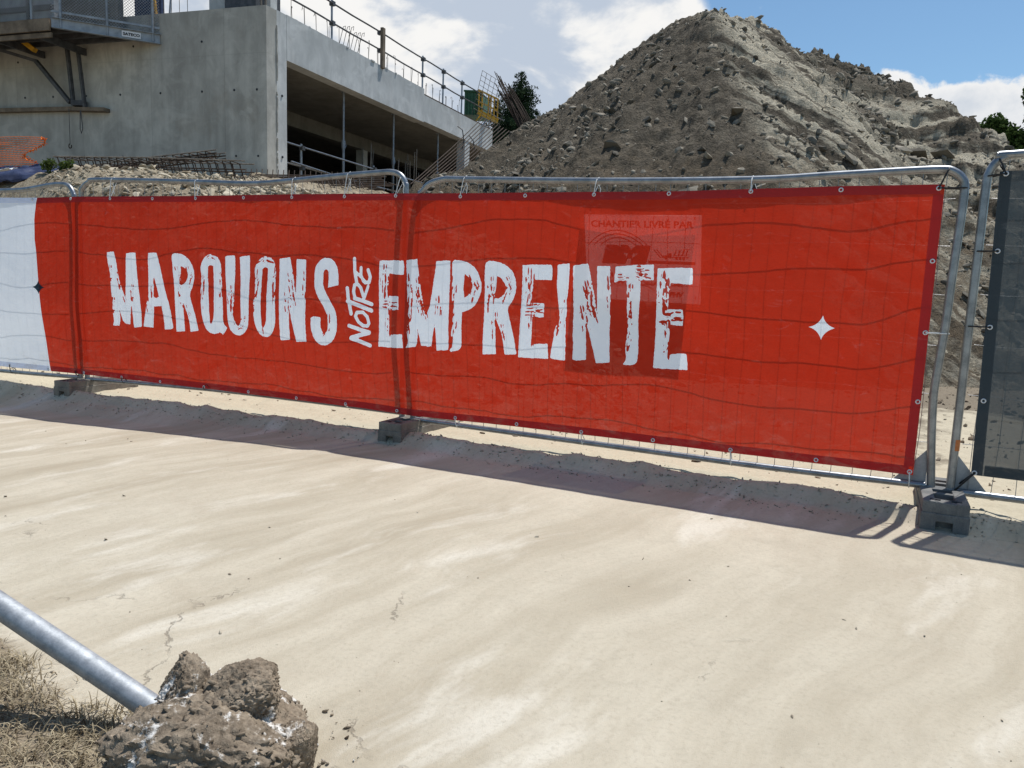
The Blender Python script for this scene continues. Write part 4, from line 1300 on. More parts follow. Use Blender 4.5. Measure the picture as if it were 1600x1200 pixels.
# ------------------------------------------------------------------ banner
LETTERS = [('M',[[(-3184,1404),(-3092,1412),(-3066,1336),(-3053,1240),(-3034,1144),(-2977,983),(-2960,1080),(-2950,1169),(-2929,1397),(-2865,1406),(-2807,1404),(-2802,1181),(-2785,910),(-2778,729),(-2884,716),(-2893,831),(-2905,934),(-2931,743),(-3011,750),(-3042,824),(-3059,876),(-3052,778),(-3073,725),(-3156,720),(-3134,774),(-3151,856),(-3138,955),(-3154,1044),(-3155,1230),(-3180,1319)]],[[(-3149,1267),(-3148,1029)],[(-3055,1210),(-3025,1078),(-2983,976)],[(-2881,1098),(-2884,987)],[(-3133,970),(-3136,834)]]),('A',[[(-2652,1407),(-2555,1410),(-2529,1331),(-2512,1253),(-2487,1139),(-2461,1039),(-2435,968),(-2405,854),(-2389,739),(-2414,727),(-2493,719),(-2501,806),(-2524,932),(-2619,924),(-2636,729),(-2760,734),(-2732,861),(-2702,972),(-2678,1024),(-2663,1192),(-2658,1307)],[(-2594,1186),(-2551,1018),(-2581,999),(-2615,1011),(-2606,1121)]],[[(-2686,987),(-2675,893)],[(-2600,1150),(-2615,1019)]]),('R',[[(-2383,1391),(-2361,1409),(-2294,1408),(-2219,1387),(-2164,1339),(-2129,1277),(-2117,1207),(-2133,1122),(-2174,1061),(-2156,994),(-2116,897),(-2086,799),(-2071,732),(-2171,719),(-2180,808),(-2202,878),(-2251,972),(-2249,876),(-2240,719),(-2348,709),(-2350,821),(-2356,1000),(-2356,1129),(-2372,1250),(-2379,1320)],[(-2279,1298),(-2232,1285),(-2191,1240),(-2197,1198),(-2222,1155),(-2265,1128),(-2289,1131),(-2277,1202)]],[[(-2323,1272),(-2302,1188),(-2304,1045),(-2262,947)],[(-2190,1275),(-2170,1205),(-2189,1127)],[(-2214,935),(-2192,872)]]),('Q',[[(-2052,1291),(-2034,1345),(-1988,1392),(-1938,1412),(-1884,1406),(-1836,1370),(-1810,1309),(-1802,1177),(-1790,987),(-1785,811),(-1738,776),(-1785,711),(-1812,734),(-1895,711),(-1950,726),(-1998,775),(-2030,867),(-2038,976),(-2045,1111),(-2037,1212)],[(-1963,1301),(-1935,1314),(-1902,1307),(-1896,1199),(-1891,1083),(-1890,915),(-1897,848),(-1920,800),(-1936,808),(-1943,905),(-1954,1097),(-1965,1231)]],[[(-2023,1262),(-2034,1111),(-2028,943)],[(-2011,1354),(-1939,1393),(-1868,1369)],[(-1821,1292),(-1813,1152),(-1805,1019)],[(-1927,753),(-1922,720)],[(-1806,760),(-1790,727)]]),('U',[[(-1768,1392),(-1706,1401),(-1658,1400),(-1653,1271),(-1659,1091),(-1662,909),(-1647,827),(-1611,796),(-1578,830),(-1579,930),(-1585,1077),(-1593,1224),(-1606,1390),(-1498,1404),(-1490,1251),(-1488,1048),(-1485,885),(-1492,802),(-1537,742),(-1601,715),(-1660,726),(-1713,773),(-1738,872),(-1744,1022),(-1754,1162),(-1764,1302)]],[[(-1706,1122),(-1702,957)],[(-1675,1057),(-1673,892),(-1622,770),(-1557,798),(-1546,882)]]),('O',[[(-1446,1281),(-1424,1341),(-1382,1386),(-1326,1406),(-1275,1396),(-1230,1353),(-1211,1282),(-1207,1139),(-1198,979),(-1189,867),(-1205,793),(-1246,738),(-1298,720),(-1354,736),(-1400,791),(-1425,871),(-1437,1001),(-1440,1115),(-1424,1213)],[(-1358,1295),(-1332,1311),(-1297,1300),(-1293,1176),(-1294,1072),(-1287,975),(-1291,845),(-1317,799),(-1338,818),(-1347,908),(-1354,1037),(-1356,1182)]],[[(-1410,1261),(-1417,1100),(-1431,953)],[(-1403,1350),(-1336,1387),(-1261,1365)],[(-1223,1282),(-1217,1139),(-1213,1019)],[(-1323,770),(-1318,738)]]),('N',[[(-1180,1382),(-1071,1397),(-1047,1310),(-1018,1216),(-989,1083),(-993,1225),(-1002,1383),(-905,1379),(-898,1228),(-884,1071),(-886,914),(-872,712),(-975,702),(-995,781),(-1019,859),(-1053,985),(-1049,858),(-1040,718),(-1140,706),(-1149,853),(-1158,1013),(-1172,1196)]],[[(-1062,1254),(-1033,1145),(-994,1020)],[(-1082,1088),(-1058,945)],[(-900,1267),(-888,1087)]]),('S',[[(-667,1161),(-569,1183),(-574,1283),(-593,1343),(-639,1388),(-696,1401),(-752,1386),(-800,1335),(-811,1284),(-807,1184),(-790,1122),(-742,1054),(-694,993),(-661,933),(-654,878),(-656,823),(-689,782),(-718,812),(-730,859),(-730,917),(-799,924),(-828,909),(-826,846),(-814,783),(-780,722),(-732,693),(-684,690),(-627,715),(-585,765),(-567,836),(-567,914),(-586,975),(-629,1043),(-681,1110),(-719,1171),(-722,1271),(-716,1298),(-695,1307),(-672,1292),(-665,1234)]],[[(-684,783),(-651,832),(-656,925)]]),('E',[[(-184,1385),(-38,1389),(38,1387),(46,1356),(45,1280),(-36,1282),(-90,1288),(-96,1193),(-99,1115),(-2,1116),(0,1011),(-85,1007),(-79,911),(-82,815),(41,824),(53,717),(-60,714),(-175,716),(-173,907),(-178,1112),(-183,1260)]],[[(-140,1332),(-134,1114)],[(-118,1241),(-108,1136)],[(-106,1052),(-32,1055)],[(-118,1026),(-32,1023)],[(-87,989),(-82,826)]]),('M',[[(65,1391),(162,1403),(177,1304),(205,1168),(236,1052),(254,984),(285,1041),(299,1151),(316,1253),(329,1389),(445,1396),(452,1210),(448,1007),(456,803),(454,731),(354,719),(346,830),(333,919),(319,829),(305,745),(218,749),(200,814),(182,876),(184,785),(169,735),(77,723),(101,766),(83,864),(98,949),(88,1025),(80,1198),(72,1302)]],[[(91,1254),(110,1130),(105,991),(100,850)],[(182,1236),(210,1093),(250,970)],[(360,1099),(363,1003)],[(185,1133),(221,996)]]),('P',[[(463,1385),(478,1401),(537,1400),(606,1380),(661,1342),(697,1284),(717,1219),(709,1152),(677,1085),(633,1043),(564,1019),(564,878),(570,810),(564,755),(537,733),(479,719),(466,728),(489,764),(475,838),(488,941),(478,1009),(473,1177),(465,1311)],[(571,1300),(610,1275),(642,1229),(636,1183),(606,1142),(576,1124),(566,1200)]],[[(487,1251),(482,1157),(482,1009)],[(637,1276),(665,1217),(645,1123)],[(618,1262),(651,1197)],[(502,983),(487,846),(481,784)]]),('R',[[(732,1379),(755,1400),(818,1398),(881,1382),(937,1349),(977,1296),(995,1235),(990,1166),(969,1111),(932,1065),(946,1013),(976,925),(1003,836),(1022,747),(1007,736),(926,730),(915,803),(901,872),(841,994),(845,883),(855,728),(746,717),(744,876),(749,1018),(743,1192),(735,1296)],[(834,1295),(870,1279),(906,1232),(916,1191),(890,1149),(852,1130),(824,1133),(833,1202)]],[[(786,1263),(796,1048)],[(814,1195),(813,1125)],[(917,1267),(946,1206),(915,1116)],[(837,1008),(840,854)],[(891,927),(909,865)]]),('E',[[(1033,1375),(1132,1381),(1260,1381),(1269,1343),(1269,1275),(1136,1276),(1125,1279),(1126,1205),(1117,1110),(1219,1114),(1223,1014),(1133,1009),(1136,934),(1134,814),(1193,827),(1259,829),(1269,724),(1160,721),(1037,719),(1041,860),(1041,1032),(1043,1168)]],[[(1082,1325),(1087,1109)],[(1106,1285),(1109,1117)],[(1123,1073),(1182,1079)],[(1102,1024),(1199,1029)],[(1126,1002),(1131,831)]]),('I',[[(1307,1383),(1396,1393),(1399,1313),(1395,1234),(1395,1115),(1393,1015),(1391,915),(1396,815),(1393,721),(1324,723),(1283,731),(1288,787),(1306,876),(1306,937),(1340,993),(1336,1073),(1322,1145),(1308,1245),(1306,1324)]],[[(1330,985),(1322,924)],[(1391,1128),(1392,969)]]),('N',[[(1423,1379),(1533,1394),(1553,1330),(1571,1253),(1597,1156),(1613,1085),(1611,1189),(1602,1379),(1694,1379),(1704,1257),(1714,1090),(1709,999),(1709,869),(1720,732),(1621,719),(1599,802),(1573,893),(1536,1003),(1543,858),(1550,739),(1490,726),(1448,731),(1453,819),(1445,918),(1445,1051),(1433,1216)]],[[(1540,1252),(1568,1122),(1608,1020)],[(1531,1219),(1585,1058)],[(1514,1081),(1539,950)],[(1699,1289),(1709,1077)]]),('T',[[(1733,1378),(1852,1389),(1992,1394),(1998,1295),(1909,1292),(1912,1186),(1903,1052),(1911,917),(1915,795),(1907,747),(1884,726),(1814,725),(1836,769),(1820,857),(1837,933),(1823,1048),(1824,1149),(1814,1290),(1729,1272),(1731,1328)]],[[(1902,1358),(1939,1359)],[(1900,1329),(1960,1310)],[(1777,1303),(1809,1306)],[(1833,1243),(1832,1075),(1852,968),(1831,844)]]),('E',[[(2018,1371),(2123,1378),(2243,1378),(2250,1273),(2109,1280),(2102,1193),(2100,1111),(2198,1112),(2203,1008),(2117,1010),(2119,917),(2116,810),(2166,826),(2238,829),(2250,724),(2132,721),(2022,719),(2025,857),(2024,991),(2024,1098),(2020,1256)]],[[(2062,1323),(2070,1113)],[(2089,1278),(2089,1127)],[(2106,1075),(2162,1078)],[(2079,1024),(2179,1026)],[(2111,1003),(2118,817)]])]
SMALL = [('N',[([(-451,865),(-360,842),(-263,822)],5),([(-265,819),(-351,795),(-428,770)],5.6),([(-433,766),(-351,747),(-254,719)],5.2)]),('O',[([(-381,974),(-325,977),(-285,945),(-267,895),(-280,871),(-320,872),(-365,900),(-393,943),(-381,974)],4.4)]),('T',[([(-481,1163),(-468,1089),(-447,1008),(-434,961)],5),([(-472,1059),(-394,1038),(-245,994)],5.2)]),('R',[([(-407,1085),(-330,1068),(-244,1044)],5),([(-401,1082),(-419,1138),(-412,1189),(-384,1197),(-351,1168),(-324,1102)],4.6),([(-318,1085),(-299,1136),(-283,1183)],4.2)]),('E',[([(-423,1395),(-416,1300),(-394,1210)],4.8),([(-357,1327),(-356,1268),(-328,1219)],4.2),([(-289,1310),(-265,1257),(-276,1214),(-312,1211)],4.6),([(-405,1290),(-356,1255),(-304,1211)],3.8)])]
B_TOP = [(-9, 1.93), (-4.686, 1.923), (-4.143, 1.916), (-3.488, 1.919), (-2.129, 1.906), (-0.895, 1.904), (-0.025, 1.896), (0.513, 1.885), (1.416, 1.873), (2.074, 1.862), (3.118, 1.868), (3.6, 1.864)]
B_BOT = [(-9, .21), (-4.835, 0.208), (-4.059, 0.215), (-3.59, 0.22), (-2.026, 0.216), (-0.386, 0.201), (0.1, 0.186), (0.997, 0.206), (1.963, 0.212), (2.788, 0.215), (3.6, 0.218)]
bt = lambda u: np.interp(u, [p[0] for p in B_TOP], [p[1] for p in B_TOP])
bb = lambda u: np.interp(u, [p[0] for p in B_BOT], [p[1] for p in B_BOT])


def billow(u, v):
    t = np.clip((v - bb(u)) / (bt(u) - bb(u)), 0, 1)
    env = np.sin(np.pi * t) ** .6 * sst(3.59, 3.2, u)
    b = 0.0275 + env * 0.060 * vn(u * 1.05 + 3, v * 1.3 + 7, seed=60) + env * .012 * vn(u * 2.9, v * 2.1, seed=61)
    b = b + .006 * fbm(u * 5, v * 6 + u * 2, o=3, seed=62) * sst(0, .06, 1 - t)
    # drawn folds running from the ties
    b = b + (.005 * np.exp(-(1 - t) / .16) + .006 * np.exp(-t / .14)) * sst(0, .03, 1 - t) * np.abs(fbm(u * 8 + 2 * (t - .5), v * 1.3, o=2, seed=63)) * 2
    # small scallops between the ties
    b = b + .003 * np.cos(u * 2 * np.pi / .51 + .3) * (np.exp(-((t - 1) / .1) ** 2) + np.exp(-(t / .1) ** 2))
    return b


def BP(u, v, lift=0.0):
    u = np.asarray(u, float); v = np.asarray(v, float)
    xy = fence_xy(u, -(billow(u, v) + lift))
    return np.concatenate([xy, v[..., None]], -1)


def seg_dist(px, py, a, b):
    ax, ay = a; bx, by = b
    dx, dy = bx - ax, by - ay
    t = np.clip(((px - ax) * dx + (py - ay) * dy) / (dx * dx + dy * dy + 1e-12), 0, 1)
    return np.hypot(px - ax - t * dx, py - ay - t * dy), t


def poly_sdf(px, py, poly):
    d = np.full(px.shape, 9.0); ins = np.zeros(px.shape, bool)
    n = len(poly)
    for i in range(n):
        a = poly[i]; b = poly[(i + 1) % n]
        d = np.minimum(d, seg_dist(px, py, a, b)[0])
        c = ((a[1] > py) != (b[1] > py)) & (px < (b[0] - a[0]) * (py - a[1]) / (b[1] - a[1] + 1e-12) + a[0])
        ins ^= c
    return np.where(ins, d, -d)


def round_poly(poly, it=1):
    """one corner-cutting pass on blunt corners only"""
    P = [np.array(p, float) for p in poly]; o = []
    n = len(P)
    for i in range(n):
        a, b, c = P[i - 1], P[i], P[(i + 1) % n]
        u = (a - b) / (np.linalg.norm(a - b) + 1e-9); v = (c - b) / (np.linalg.norm(c - b) + 1e-9)
        if np.dot(u, v) < -.45:
            k = min(np.linalg.norm(a - b), np.linalg.norm(c - b)) * .28
            o += [b + u * k, b + v * k]
        else:
            o.append(b)
    return o


DU = .0064
U0, U1 = -5.9, 3.59
nu = int((U1 - U0) / DU) + 1; nv = 262
ua = np.linspace(U0, U1, nu)
GU = np.repeat(ua[None, :], nv, 0)
GT = np.linspace(0, 1, nv)[:, None]
GV = bb(GU) + (bt(GU) - bb(GU)) * GT
Fw = np.full(GU.shape, -1.0); Id = np.zeros(GU.shape, np.int32)
regions = []                                                # (name, label)


def paint(name, label, fn, u0, u1, v0, v1):
    k = len(regions); regions.append((name, label))
    j0 = max(0, int((u0 - U0) / DU) - 6); j1 = min(nu, int((u1 - U0) / DU) + 8)
    sub = (slice(None), slice(j0, j1))
    f = fn(GU[sub], GV[sub])
    b = Fw[sub] < f
    Fw[sub] = np.where(b, f, Fw[sub]); Id[sub] = np.where(b, k, Id[sub])


def rough_edge(u, v):
    return .0050 * fbm(u * 70, v * 38, o=2, seed=90) + .0035 * (vn(u * 150, v * 120, seed=91) - .5)


for ci, (chn, polys, dry) in enumerate(LETTERS):
    polys = [round_poly([(a / 1000, b / 1000) for a, b in p]) for p in polys]
    dry = [[(a / 1000, b / 1000) for a, b in p] for p in dry]
    al = np.concatenate([np.array(p) for p in polys])

    def fn(u, v, polys=polys, dry=dry, ci=ci):
        f = poly_sdf(u, v, polys[0])
        for h in polys[1:]:
            f = np.minimum(f, -poly_sdf(u, v, h))
        f = f + rough_edge(u, v)
        # paint missing where the brush ran dry
        f = np.minimum(f, np.where(vn(u * 90 + ci, v * 60, seed=93) > .965, -.002, 9))
        for pl_ in dry:
            d = np.full(u.shape, 9.0); s = np.zeros(u.shape); q = np.zeros(u.shape); acc = 0
            for a, b in zip(pl_[:-1], pl_[1:]):
                L = math.hypot(b[0] - a[0], b[1] - a[1])
                dd, t = seg_dist(u, v, a, b)
                sg = ((b[0] - a[0]) * (v - a[1]) - (b[1] - a[1]) * (u - a[0])) / (L + 1e-9)
                m = dd < d
                d = np.where(m, dd, d); s = np.where(m, acc + t * L, s); q = np.where(m, sg, q)
                acc += L
            n_ = .62 * vn(s / .060, q / .0066 + ci * 3, seed=94) + .38 * vn(s / .013, q / .0066, seed=95)
            f = np.minimum(f, (.585 - n_) * .04 + np.maximum(0, d - .020) * .6)
        return f
    paint('letter', None, fn, al[:, 0].min(), al[:, 0].max(), 0, 0)
for chn, strokes in SMALL:
    st_ = [([(a / 1000, b / 1000) for a, b in p], w_ * .0062 / 2) for p, w_ in strokes]
    al = np.concatenate([np.array(p) for p, _ in st_])

    def fn(u, v, st_=st_):
        f = np.full(u.shape, -9.0)
        for p, hw in st_:
            for a, b in zip(p[:-1], p[1:]):
                f = np.maximum(f, hw - seg_dist(u, v, a, b)[0])
        return f + .5 * rough_edge(u, v)
    paint('small_letter', None, fn, al[:, 0].min() - .03, al[:, 0].max() + .03, 0, 0)


def star_fn(cu, cv, ru, rv):
    def fn(u, v):
        a = np.abs(u - cu) / ru; b = np.abs(v - cv) / rv
        return (1 - (a ** .62 + b ** .62) ** (1 / .62)) * .5 * ru
    return fn


paint('star', 'white four pointed star', star_fn(3.032, 1.044, .080, .080), 2.93, 3.13, 0, 0)
WB = [(-4.138, 1.99), (-4.142, 1.925), (-4.19, 1.70), (-4.196, 1.515), (-4.153, 1.141), (-4.137, 0.978), (-4.064, 0.214), (-4.059, 0.1)]
paint('white_field', 'plain white left end of the banner', lambda u, v: np.interp(v, [p[1] for p in WB[::-1]], [p[0] for p in WB[::-1]]) - u, U0, -4.0, 0, 0)

V0 = BP(GU, GV).reshape(-1, 3)
f_ = Fw.ravel()
Q = grid_faces(nv, nu)
pos = f_[Q] > 0
cnt = pos.sum(1)
banner = thing('banner', 'long red mesh banner lettered MARQUONS NOTRE EMPREINTE tied along the fence', 'banner', FP(0, .2, -.04))
BO = ORG['banner']


def compact(name, V, polys_quads=None, polys_any=None, mat=None, **kw):
    """build an object from the shared vertex pool"""
    faces = list(map(tuple, polys_quads.tolist())) if polys_quads is not None else []
    if polys_any:
        faces += polys_any
    idx = np.unique(np.concatenate([np.array(q) for q in faces])) if polys_any else np.unique(polys_quads)
    mp_ = {int(a): i for i, a in enumerate(idx)}
    me = bpy.data.meshes.new(name)
    if polys_any:
        me.from_pydata((V[idx] - np.array(BO)).tolist(), [], [tuple(mp_[i] for i in q) for q in faces])
    else:
        rm = np.full(len(V), -1); rm[idx] = np.arange(len(idx))
        me = fast_mesh(name, V[idx], rm[polys_quads], BO)
    smooth(me)
    return obj(name, me, mat, banner, **kw)


mixed = np.where((cnt > 0) & (cnt < 4))[0]
extra = []; emap = {}
red_any = []; white_any = {}


def cut(i, j):
    key = (i, j) if i < j else (j, i)
    if key not in emap:
        a, b = key
        t = f_[a] / (f_[a] - f_[b]); t = min(max(t, .03), .97)
        emap[key] = len(V0) + len(extra)
        extra.append((GU.ravel()[a] + (GU.ravel()[b] - GU.ravel()[a]) * t, GV.ravel()[a] + (GV.ravel()[b] - GV.ravel()[a]) * t))
    return emap[key]


idr = Id.ravel()
for c in mixed:
    q = [int(i) for i in Q[c]]
    pi = [f_[i] > 0 for i in q]
    k = idr[q[pi.index(True)]]
    if sum(pi) == 2 and pi[0] == pi[2]:                      # saddle: two corner triangles each of the minority sign, middle joined
        for i in range(4):
            if not pi[i]:
                red_any.append((cut(q[i - 1], q[i]), q[i], cut(q[i], q[(i + 1) % 4])))
        loop = []
        for i in range(4):
            if pi[i]:
                loop += [cut(q[i - 1], q[i]), q[i], cut(q[i], q[(i + 1) % 4])]
        white_any.setdefault(k, []).append(tuple(loop))
        continue
    la = []; lb = []
    for i in range(4):
        j = (i + 1) % 4
        (la if pi[i] else lb).append(q[i])
        if pi[i] != pi[j]:
            e_ = cut(q[i], q[j]); la.append(e_); lb.append(e_)
    white_any.setdefault(k, []).append(tuple(la)); red_any.append(tuple(lb))
if extra:
    ex_ = np.array(extra)
    VP = np.concatenate([V0, BP(ex_[:, 0], ex_[:, 1])])
else:
    VP = V0
compact('red_field', VP, Q[cnt == 0], red_any, M['red'])
full = np.where(cnt == 4)[0]
fid = idr[Q[full][:, 0]]
for k, (nm, lb) in enumerate(regions):
    qs = Q[full[fid == k]]
    an = white_any.get(k, [])
    if len(qs) or an:
        compact(nm, VP, qs if len(qs) else None, an, M['white'], label=lb)

# dark star printed over the edge of the white field
us = np.linspace(-4.236, -4.056, 41); vs = np.linspace(.972, 1.12, 41)
SU, SV = np.meshgrid(us, vs)
ang = np.linspace(0, 2 * np.pi, 65)[:-1]
rads = [1 / ((abs(math.cos(a)) ** .66 + abs(math.sin(a)) ** .66) ** (1 / .66)) for a in ang]
ring = [(-4.146 + .088 * r * math.cos(a), 1.047 + .068 * r * math.sin(a)) for a, r in zip(ang, rads)]
sp = BP(np.array([-4.146] + [p[0] for p in ring]), np.array([1.047] + [p[1] for p in ring]), .0025)
obj('star', MB().add(sp, [(0, i + 1, (i + 1) % 64 + 1) for i in range(64)]), M['star_dark'], banner, label='dark blue four pointed star on the edge of the white field')

# hems: a second layer folded to the back
def strip(name, us, v0f, v1f, mat, n=7, lift=.0022):
    V = []
    for k in range(n):
        v = v0f(us) + (v1f(us) - v0f(us)) * k / (n - 1)
        V.append(BP(us, v, lift))
    me = fast_mesh(name, np.stack(V).reshape(-1, 3), grid_faces(n, len(us)), BO)
    smooth(me)
    obj(name, me, mat, banner)


ur = np.arange(-4.13, 3.585, .02)
strip('hem', ur, lambda u: bt(u) - .052, lambda u: bt(u) + .001, M['hem'])
ur2 = np.arange(-4.055, 3.585, .02)
strip('hem', ur2, lambda u: bb(u) - .001, lambda u: bb(u) + .052, M['hem'])
uw = np.arange(-5.9, -4.15, .02)
strip('hem', uw, lambda u: bt(u) - .052, lambda u: bt(u) + .001, M['hem_white'])
uw = np.arange(-5.9, -4.07, .02)
strip('hem', uw, lambda u: bb(u) - .001, lambda u: bb(u) + .052, M['hem_white'])
vv = np.linspace(.268, 1.81, 90)
V = [BP(np.full(90, 3.538 + .0505 * k / 5), vv, .0022) for k in range(6)]
me = fast_mesh('hem', np.stack(V).reshape(-1, 3), grid_faces(6, 90), BO); smooth(me)
obj('hem', me, M['hem'], banner)
# row of eyelets and the ties
ring_mb = MB().tube([(.0105 * math.cos(a), 0, .0105 * math.sin(a)) for a in np.linspace(0, 2 * np.pi, 15)[:-1]], .0042, 6, closed=True)
ring_me = ring_mb.mesh('eyelet'); ring_me.materials.append(M['eyelet']); smooth(ring_me)
fz = math.atan2(DB[1], DB[0])


def eyelet(parent, p):
    put('eyelet', ring_me, parent, p, (0, 0, fz))


def tie_over(parent, p, q, back, mat, r=.0032, name='tie'):
    """a loop from the eyelet p over the tube at q and back behind it"""
    p = np.array(p); q = np.array(q); n3 = np.array([NB[0], NB[1], 0.0])
    d = q - p; L = np.linalg.norm(d); d = d / L
    f = -n3
    pa = [p + f * .006, p + f * .012 + d * .25 * L, q + f * .028 - d * .024, q + f * .028 + d * .004, q + d * .027, q - f * .029 + d * .004, q - f * .028 - d * .03, p - f * .004 + d * .012]
    obj(name, MB().tube(pa, r, 6), mat, parent, sm=60)


EYT = [(-5.25, 1.904), (-4.73, 1.904), (-4.209, 1.90), (-3.664, 1.900), (-3.133, 1.895), (-2.601, 1.888), (-2.093, 1.884), (-1.557, 1.883), (-1.049, 1.880), (-0.534, 1.879), (-0.064, 1.878), (0.508, 1.862), (1.032, 1.858), (1.545, 1.853), (2.054, 1.848), (2.56, 1.85), (3.066, 1.847), (3.562, 1.844)]
EYB = [(-5.2, .232), (-4.681, 0.233), (-4.096, 0.232), (-3.58, .238), (-3.066, 0.235), (-2.571, 0.234), (-2.041, 0.229), (-1.527, 0.230), (-1.01, 0.224), (-0.511, 0.22), (-0.024, 0.212), (0.513, 0.214), (1.033, 0.225), (1.537, 0.227), (2.049, 0.233), (2.557, 0.233), (3.066, 0.238), (3.571, 0.236)]
tops = PZ[1:12] + PA[4:17] + PB[3:16]
tops = sorted(tops); tz = lambda s: np.interp(s, [p[0] for p in tops], [p[1] for p in tops])
bots = [(-7, .15), (-4.9, .152), (-3.7, .18), (-3.56, .172), (-2.067, .205), (-.93, .203), (0, .192), (.125, .154), (.98, .149), (1.955, .147), (2.789, .144), (3.66, .16)]
bz = lambda s: np.interp(s, [p[0] for p in bots], [p[1] for p in bots])
for u, v in EYT + EYB:
    eyelet(banner, tuple(BP(np.array(u), np.array(v), .003)))
for u, v in ((3.57, 1.446), (3.574, 1.045), (3.574, 0.648)):
    eyelet(banner, tuple(BP(np.array(u), np.array(v), .003)))
for u, v, dx in ((-3.133, 1.895, .01), (-2.093, 1.884, -.01), (-1.049, 1.88, .0), (-.534, 1.879, .02), (-.064, 1.878, .035), (.508, 1.862, .02), (1.545, 1.853, .01), (2.56, 1.85, .0)):
    tie_over(banner, BP(np.array(u), np.array(v), .003), FP(u + dx, float(tz(u + dx))), 1, M['tie_white'])
    k0 = np.array(FP(u + dx + .02, float(tz(u + dx)) - .03, -.03))          # loose tail
    obj('tie_tail', MB().tube([k0, k0 + (.012, -.005, -.03), k0 + (.006, -.004, -.07), k0 + (.016, -.003, -.10)], .0028, 5), M['tie_white'], banner)
for u, v, mt in ((-4.681, .233, 'tie_black'), (-3.066, .235, 'tie_black'), (-2.041, .229, 'tie_black'), (-.511, .22, 'tie_white'), (.513, .214, 'tie_white'), (1.537, .227, 'tie_white'), (2.557, .233, 'tie_white'), (3.571, .236, 'tie_white')):
    tie_over(banner, BP(np.array(u), np.array(v), .003), FP(u + .005, float(bz(u))), 1, M[mt], .0035)
    if mt == 'tie_black':
        k0 = np.array(FP(u, float(bz(u)) + .03, -.035))
        obj('tie_tail', MB().tube([k0, k0 + (.03, -.012, .02), k0 + (.06, -.03, -.01)], .003, 5), M['tie_black'], banner)
e0 = BP(np.array(3.562), np.array(1.844), .003)
tie_over(banner, e0, FP(3.600, 1.944), 1, M['tie_black'], .0045)
tie_over(banner, e0, FP(3.686, 1.845), 1, M['tie_black'], .0045)
tie_over(banner, BP(np.array(3.574), np.array(1.045), .003), FP(3.668, 1.045), 1, M['tie_white'], .004)
tie_over(banner, BP(np.array(-3.70), np.array(.245), .003), FP(-3.68, .20), 1, M['tie_black'], .004)

# ------------------------------------------------------------------ delivery sign hung behind the banner
sg = thing('site_sign', 'square white plastic sign CHANTIER LIVRE PAR showing faintly through the red banner', 'sign', FP(1.87, 1.7, .03))
n3 = np.array([NB[0], NB[1], 0.0]); ex3 = np.array([DB[0], DB[1], 0.0])
tl = np.array(FP(1.471, 1.726, -.010)); tr_ = np.array(FP(2.265, 1.712, -.010)); drop = np.array([0, 0, -.565]) + n3 * .150
SX = (tr_ - tl); SY = -drop                                    # x to the right, y up
sn = np.cross(SX, SY); sn /= np.linalg.norm(sn)                # faces the road
sheet = MB()
nx_, ny_ = 13, 10
bend = lambda a, b: -n3 * .02 * math.sin(a * 3.1416) * (1 - b)
F_ = [tuple(tl + SX * (i / 12) + drop * (j / 9) - sn * 0 + bend(i / 12, 1 - j / 9) * 0) for j in range(10) for i in range(13)]
Bk = [tuple(np.array(p) - sn * .004) for p in F_]
gf = [tuple(q) for q in grid_faces(10, 13).tolist()]
sheet.add(F_, [q[::-1] for q in gf]).add(Bk, gf)
obj('sheet', sheet, M['sign_sheet'], sg)
sx = SX / np.linalg.norm(SX); sy = SY / np.linalg.norm(SY); W_ = np.linalg.norm(SX); H_ = np.linalg.norm(SY)


def SP(a, b, l=.0015):
    return tl + sx * W_ * a - sy * H_ * (1 - b) + sn * l


def stext(s, a, b, wf, hf, bold=.0, shear=0.0):
    place_text('lettering', text_mesh(s, .1, bold, shear), M['sign_ink'], sg, SP(a, b), sx, sy, (W_ * wf, H_ * hf))


stext('CHANTIER LIVR\u00c9 PAR', .50, .905, .88, .100, .003)
stext('BMI', .365, .545, .44, .225, .012, .22)
stext('04 78 4  56 48', .505, .300, .76, .060, .003)
stext('WWW.BETONALY  .FR', .49, .215, .74, .05, .005)
stext('PHV', .80, .100, .13, .065, .008, .22)
ink = MB()
for k, (x0, x1, hh) in enumerate(((.03, .56, .19), (.08, .52, .145), (.14, .46, .10))):
    pts_ = []
    for i in range(25):
        q = i / 24
        pts_.append((x0 + (x1 - x0) * q, .645 + hh * (math.sin(math.pi * q)) ** .8 * (1 - .12 * q)))
    for (a, b), (c, d) in zip(pts_[:-1], pts_[1:]):
        w_ = .007
        ink.add([SP(a, b - w_), SP(c, d - w_), SP(c, d + w_), SP(a, b + w_)], [(0, 1, 2, 3)])
for x0 in (.60, .625):
    ink.add([SP(x0, .615), SP(x0 + .012, .615), SP(x0 + .075, .52), SP(x0 + .06, .52)], [(0, 1, 2, 3)])
obj('arcs', ink, M['sign_ink'], sg)
bar = MB().add([SP(.56, .45), SP(.955, .45), SP(.955, .485), SP(.56, .485)], [(0, 1, 2, 3)])
obj('stripe', bar, M['sign_ink'], sg)
tk = MB()
def quad(*p):
    tk.add([SP(a, b, .002) for a, b in p], [tuple(range(len(p)))])
quad((.68, .52), (.76, .52), (.76, .575), (.735, .575), (.725, .555), (.68, .545))
quad((.76, .525), (.90, .525), (.90, .538), (.76, .538))
for i in range(4):
    x = .775 + .032 * i
    quad((x, .545), (x + .012, .545), (x + .026, .60 + .006 * i), (x + .014, .60 + .006 * i))
quad((.77, .545), (.905, .56), (.905, .566), (.77, .551)); quad((.785, .60), (.915, .625), (.915, .631), (.785, .606))
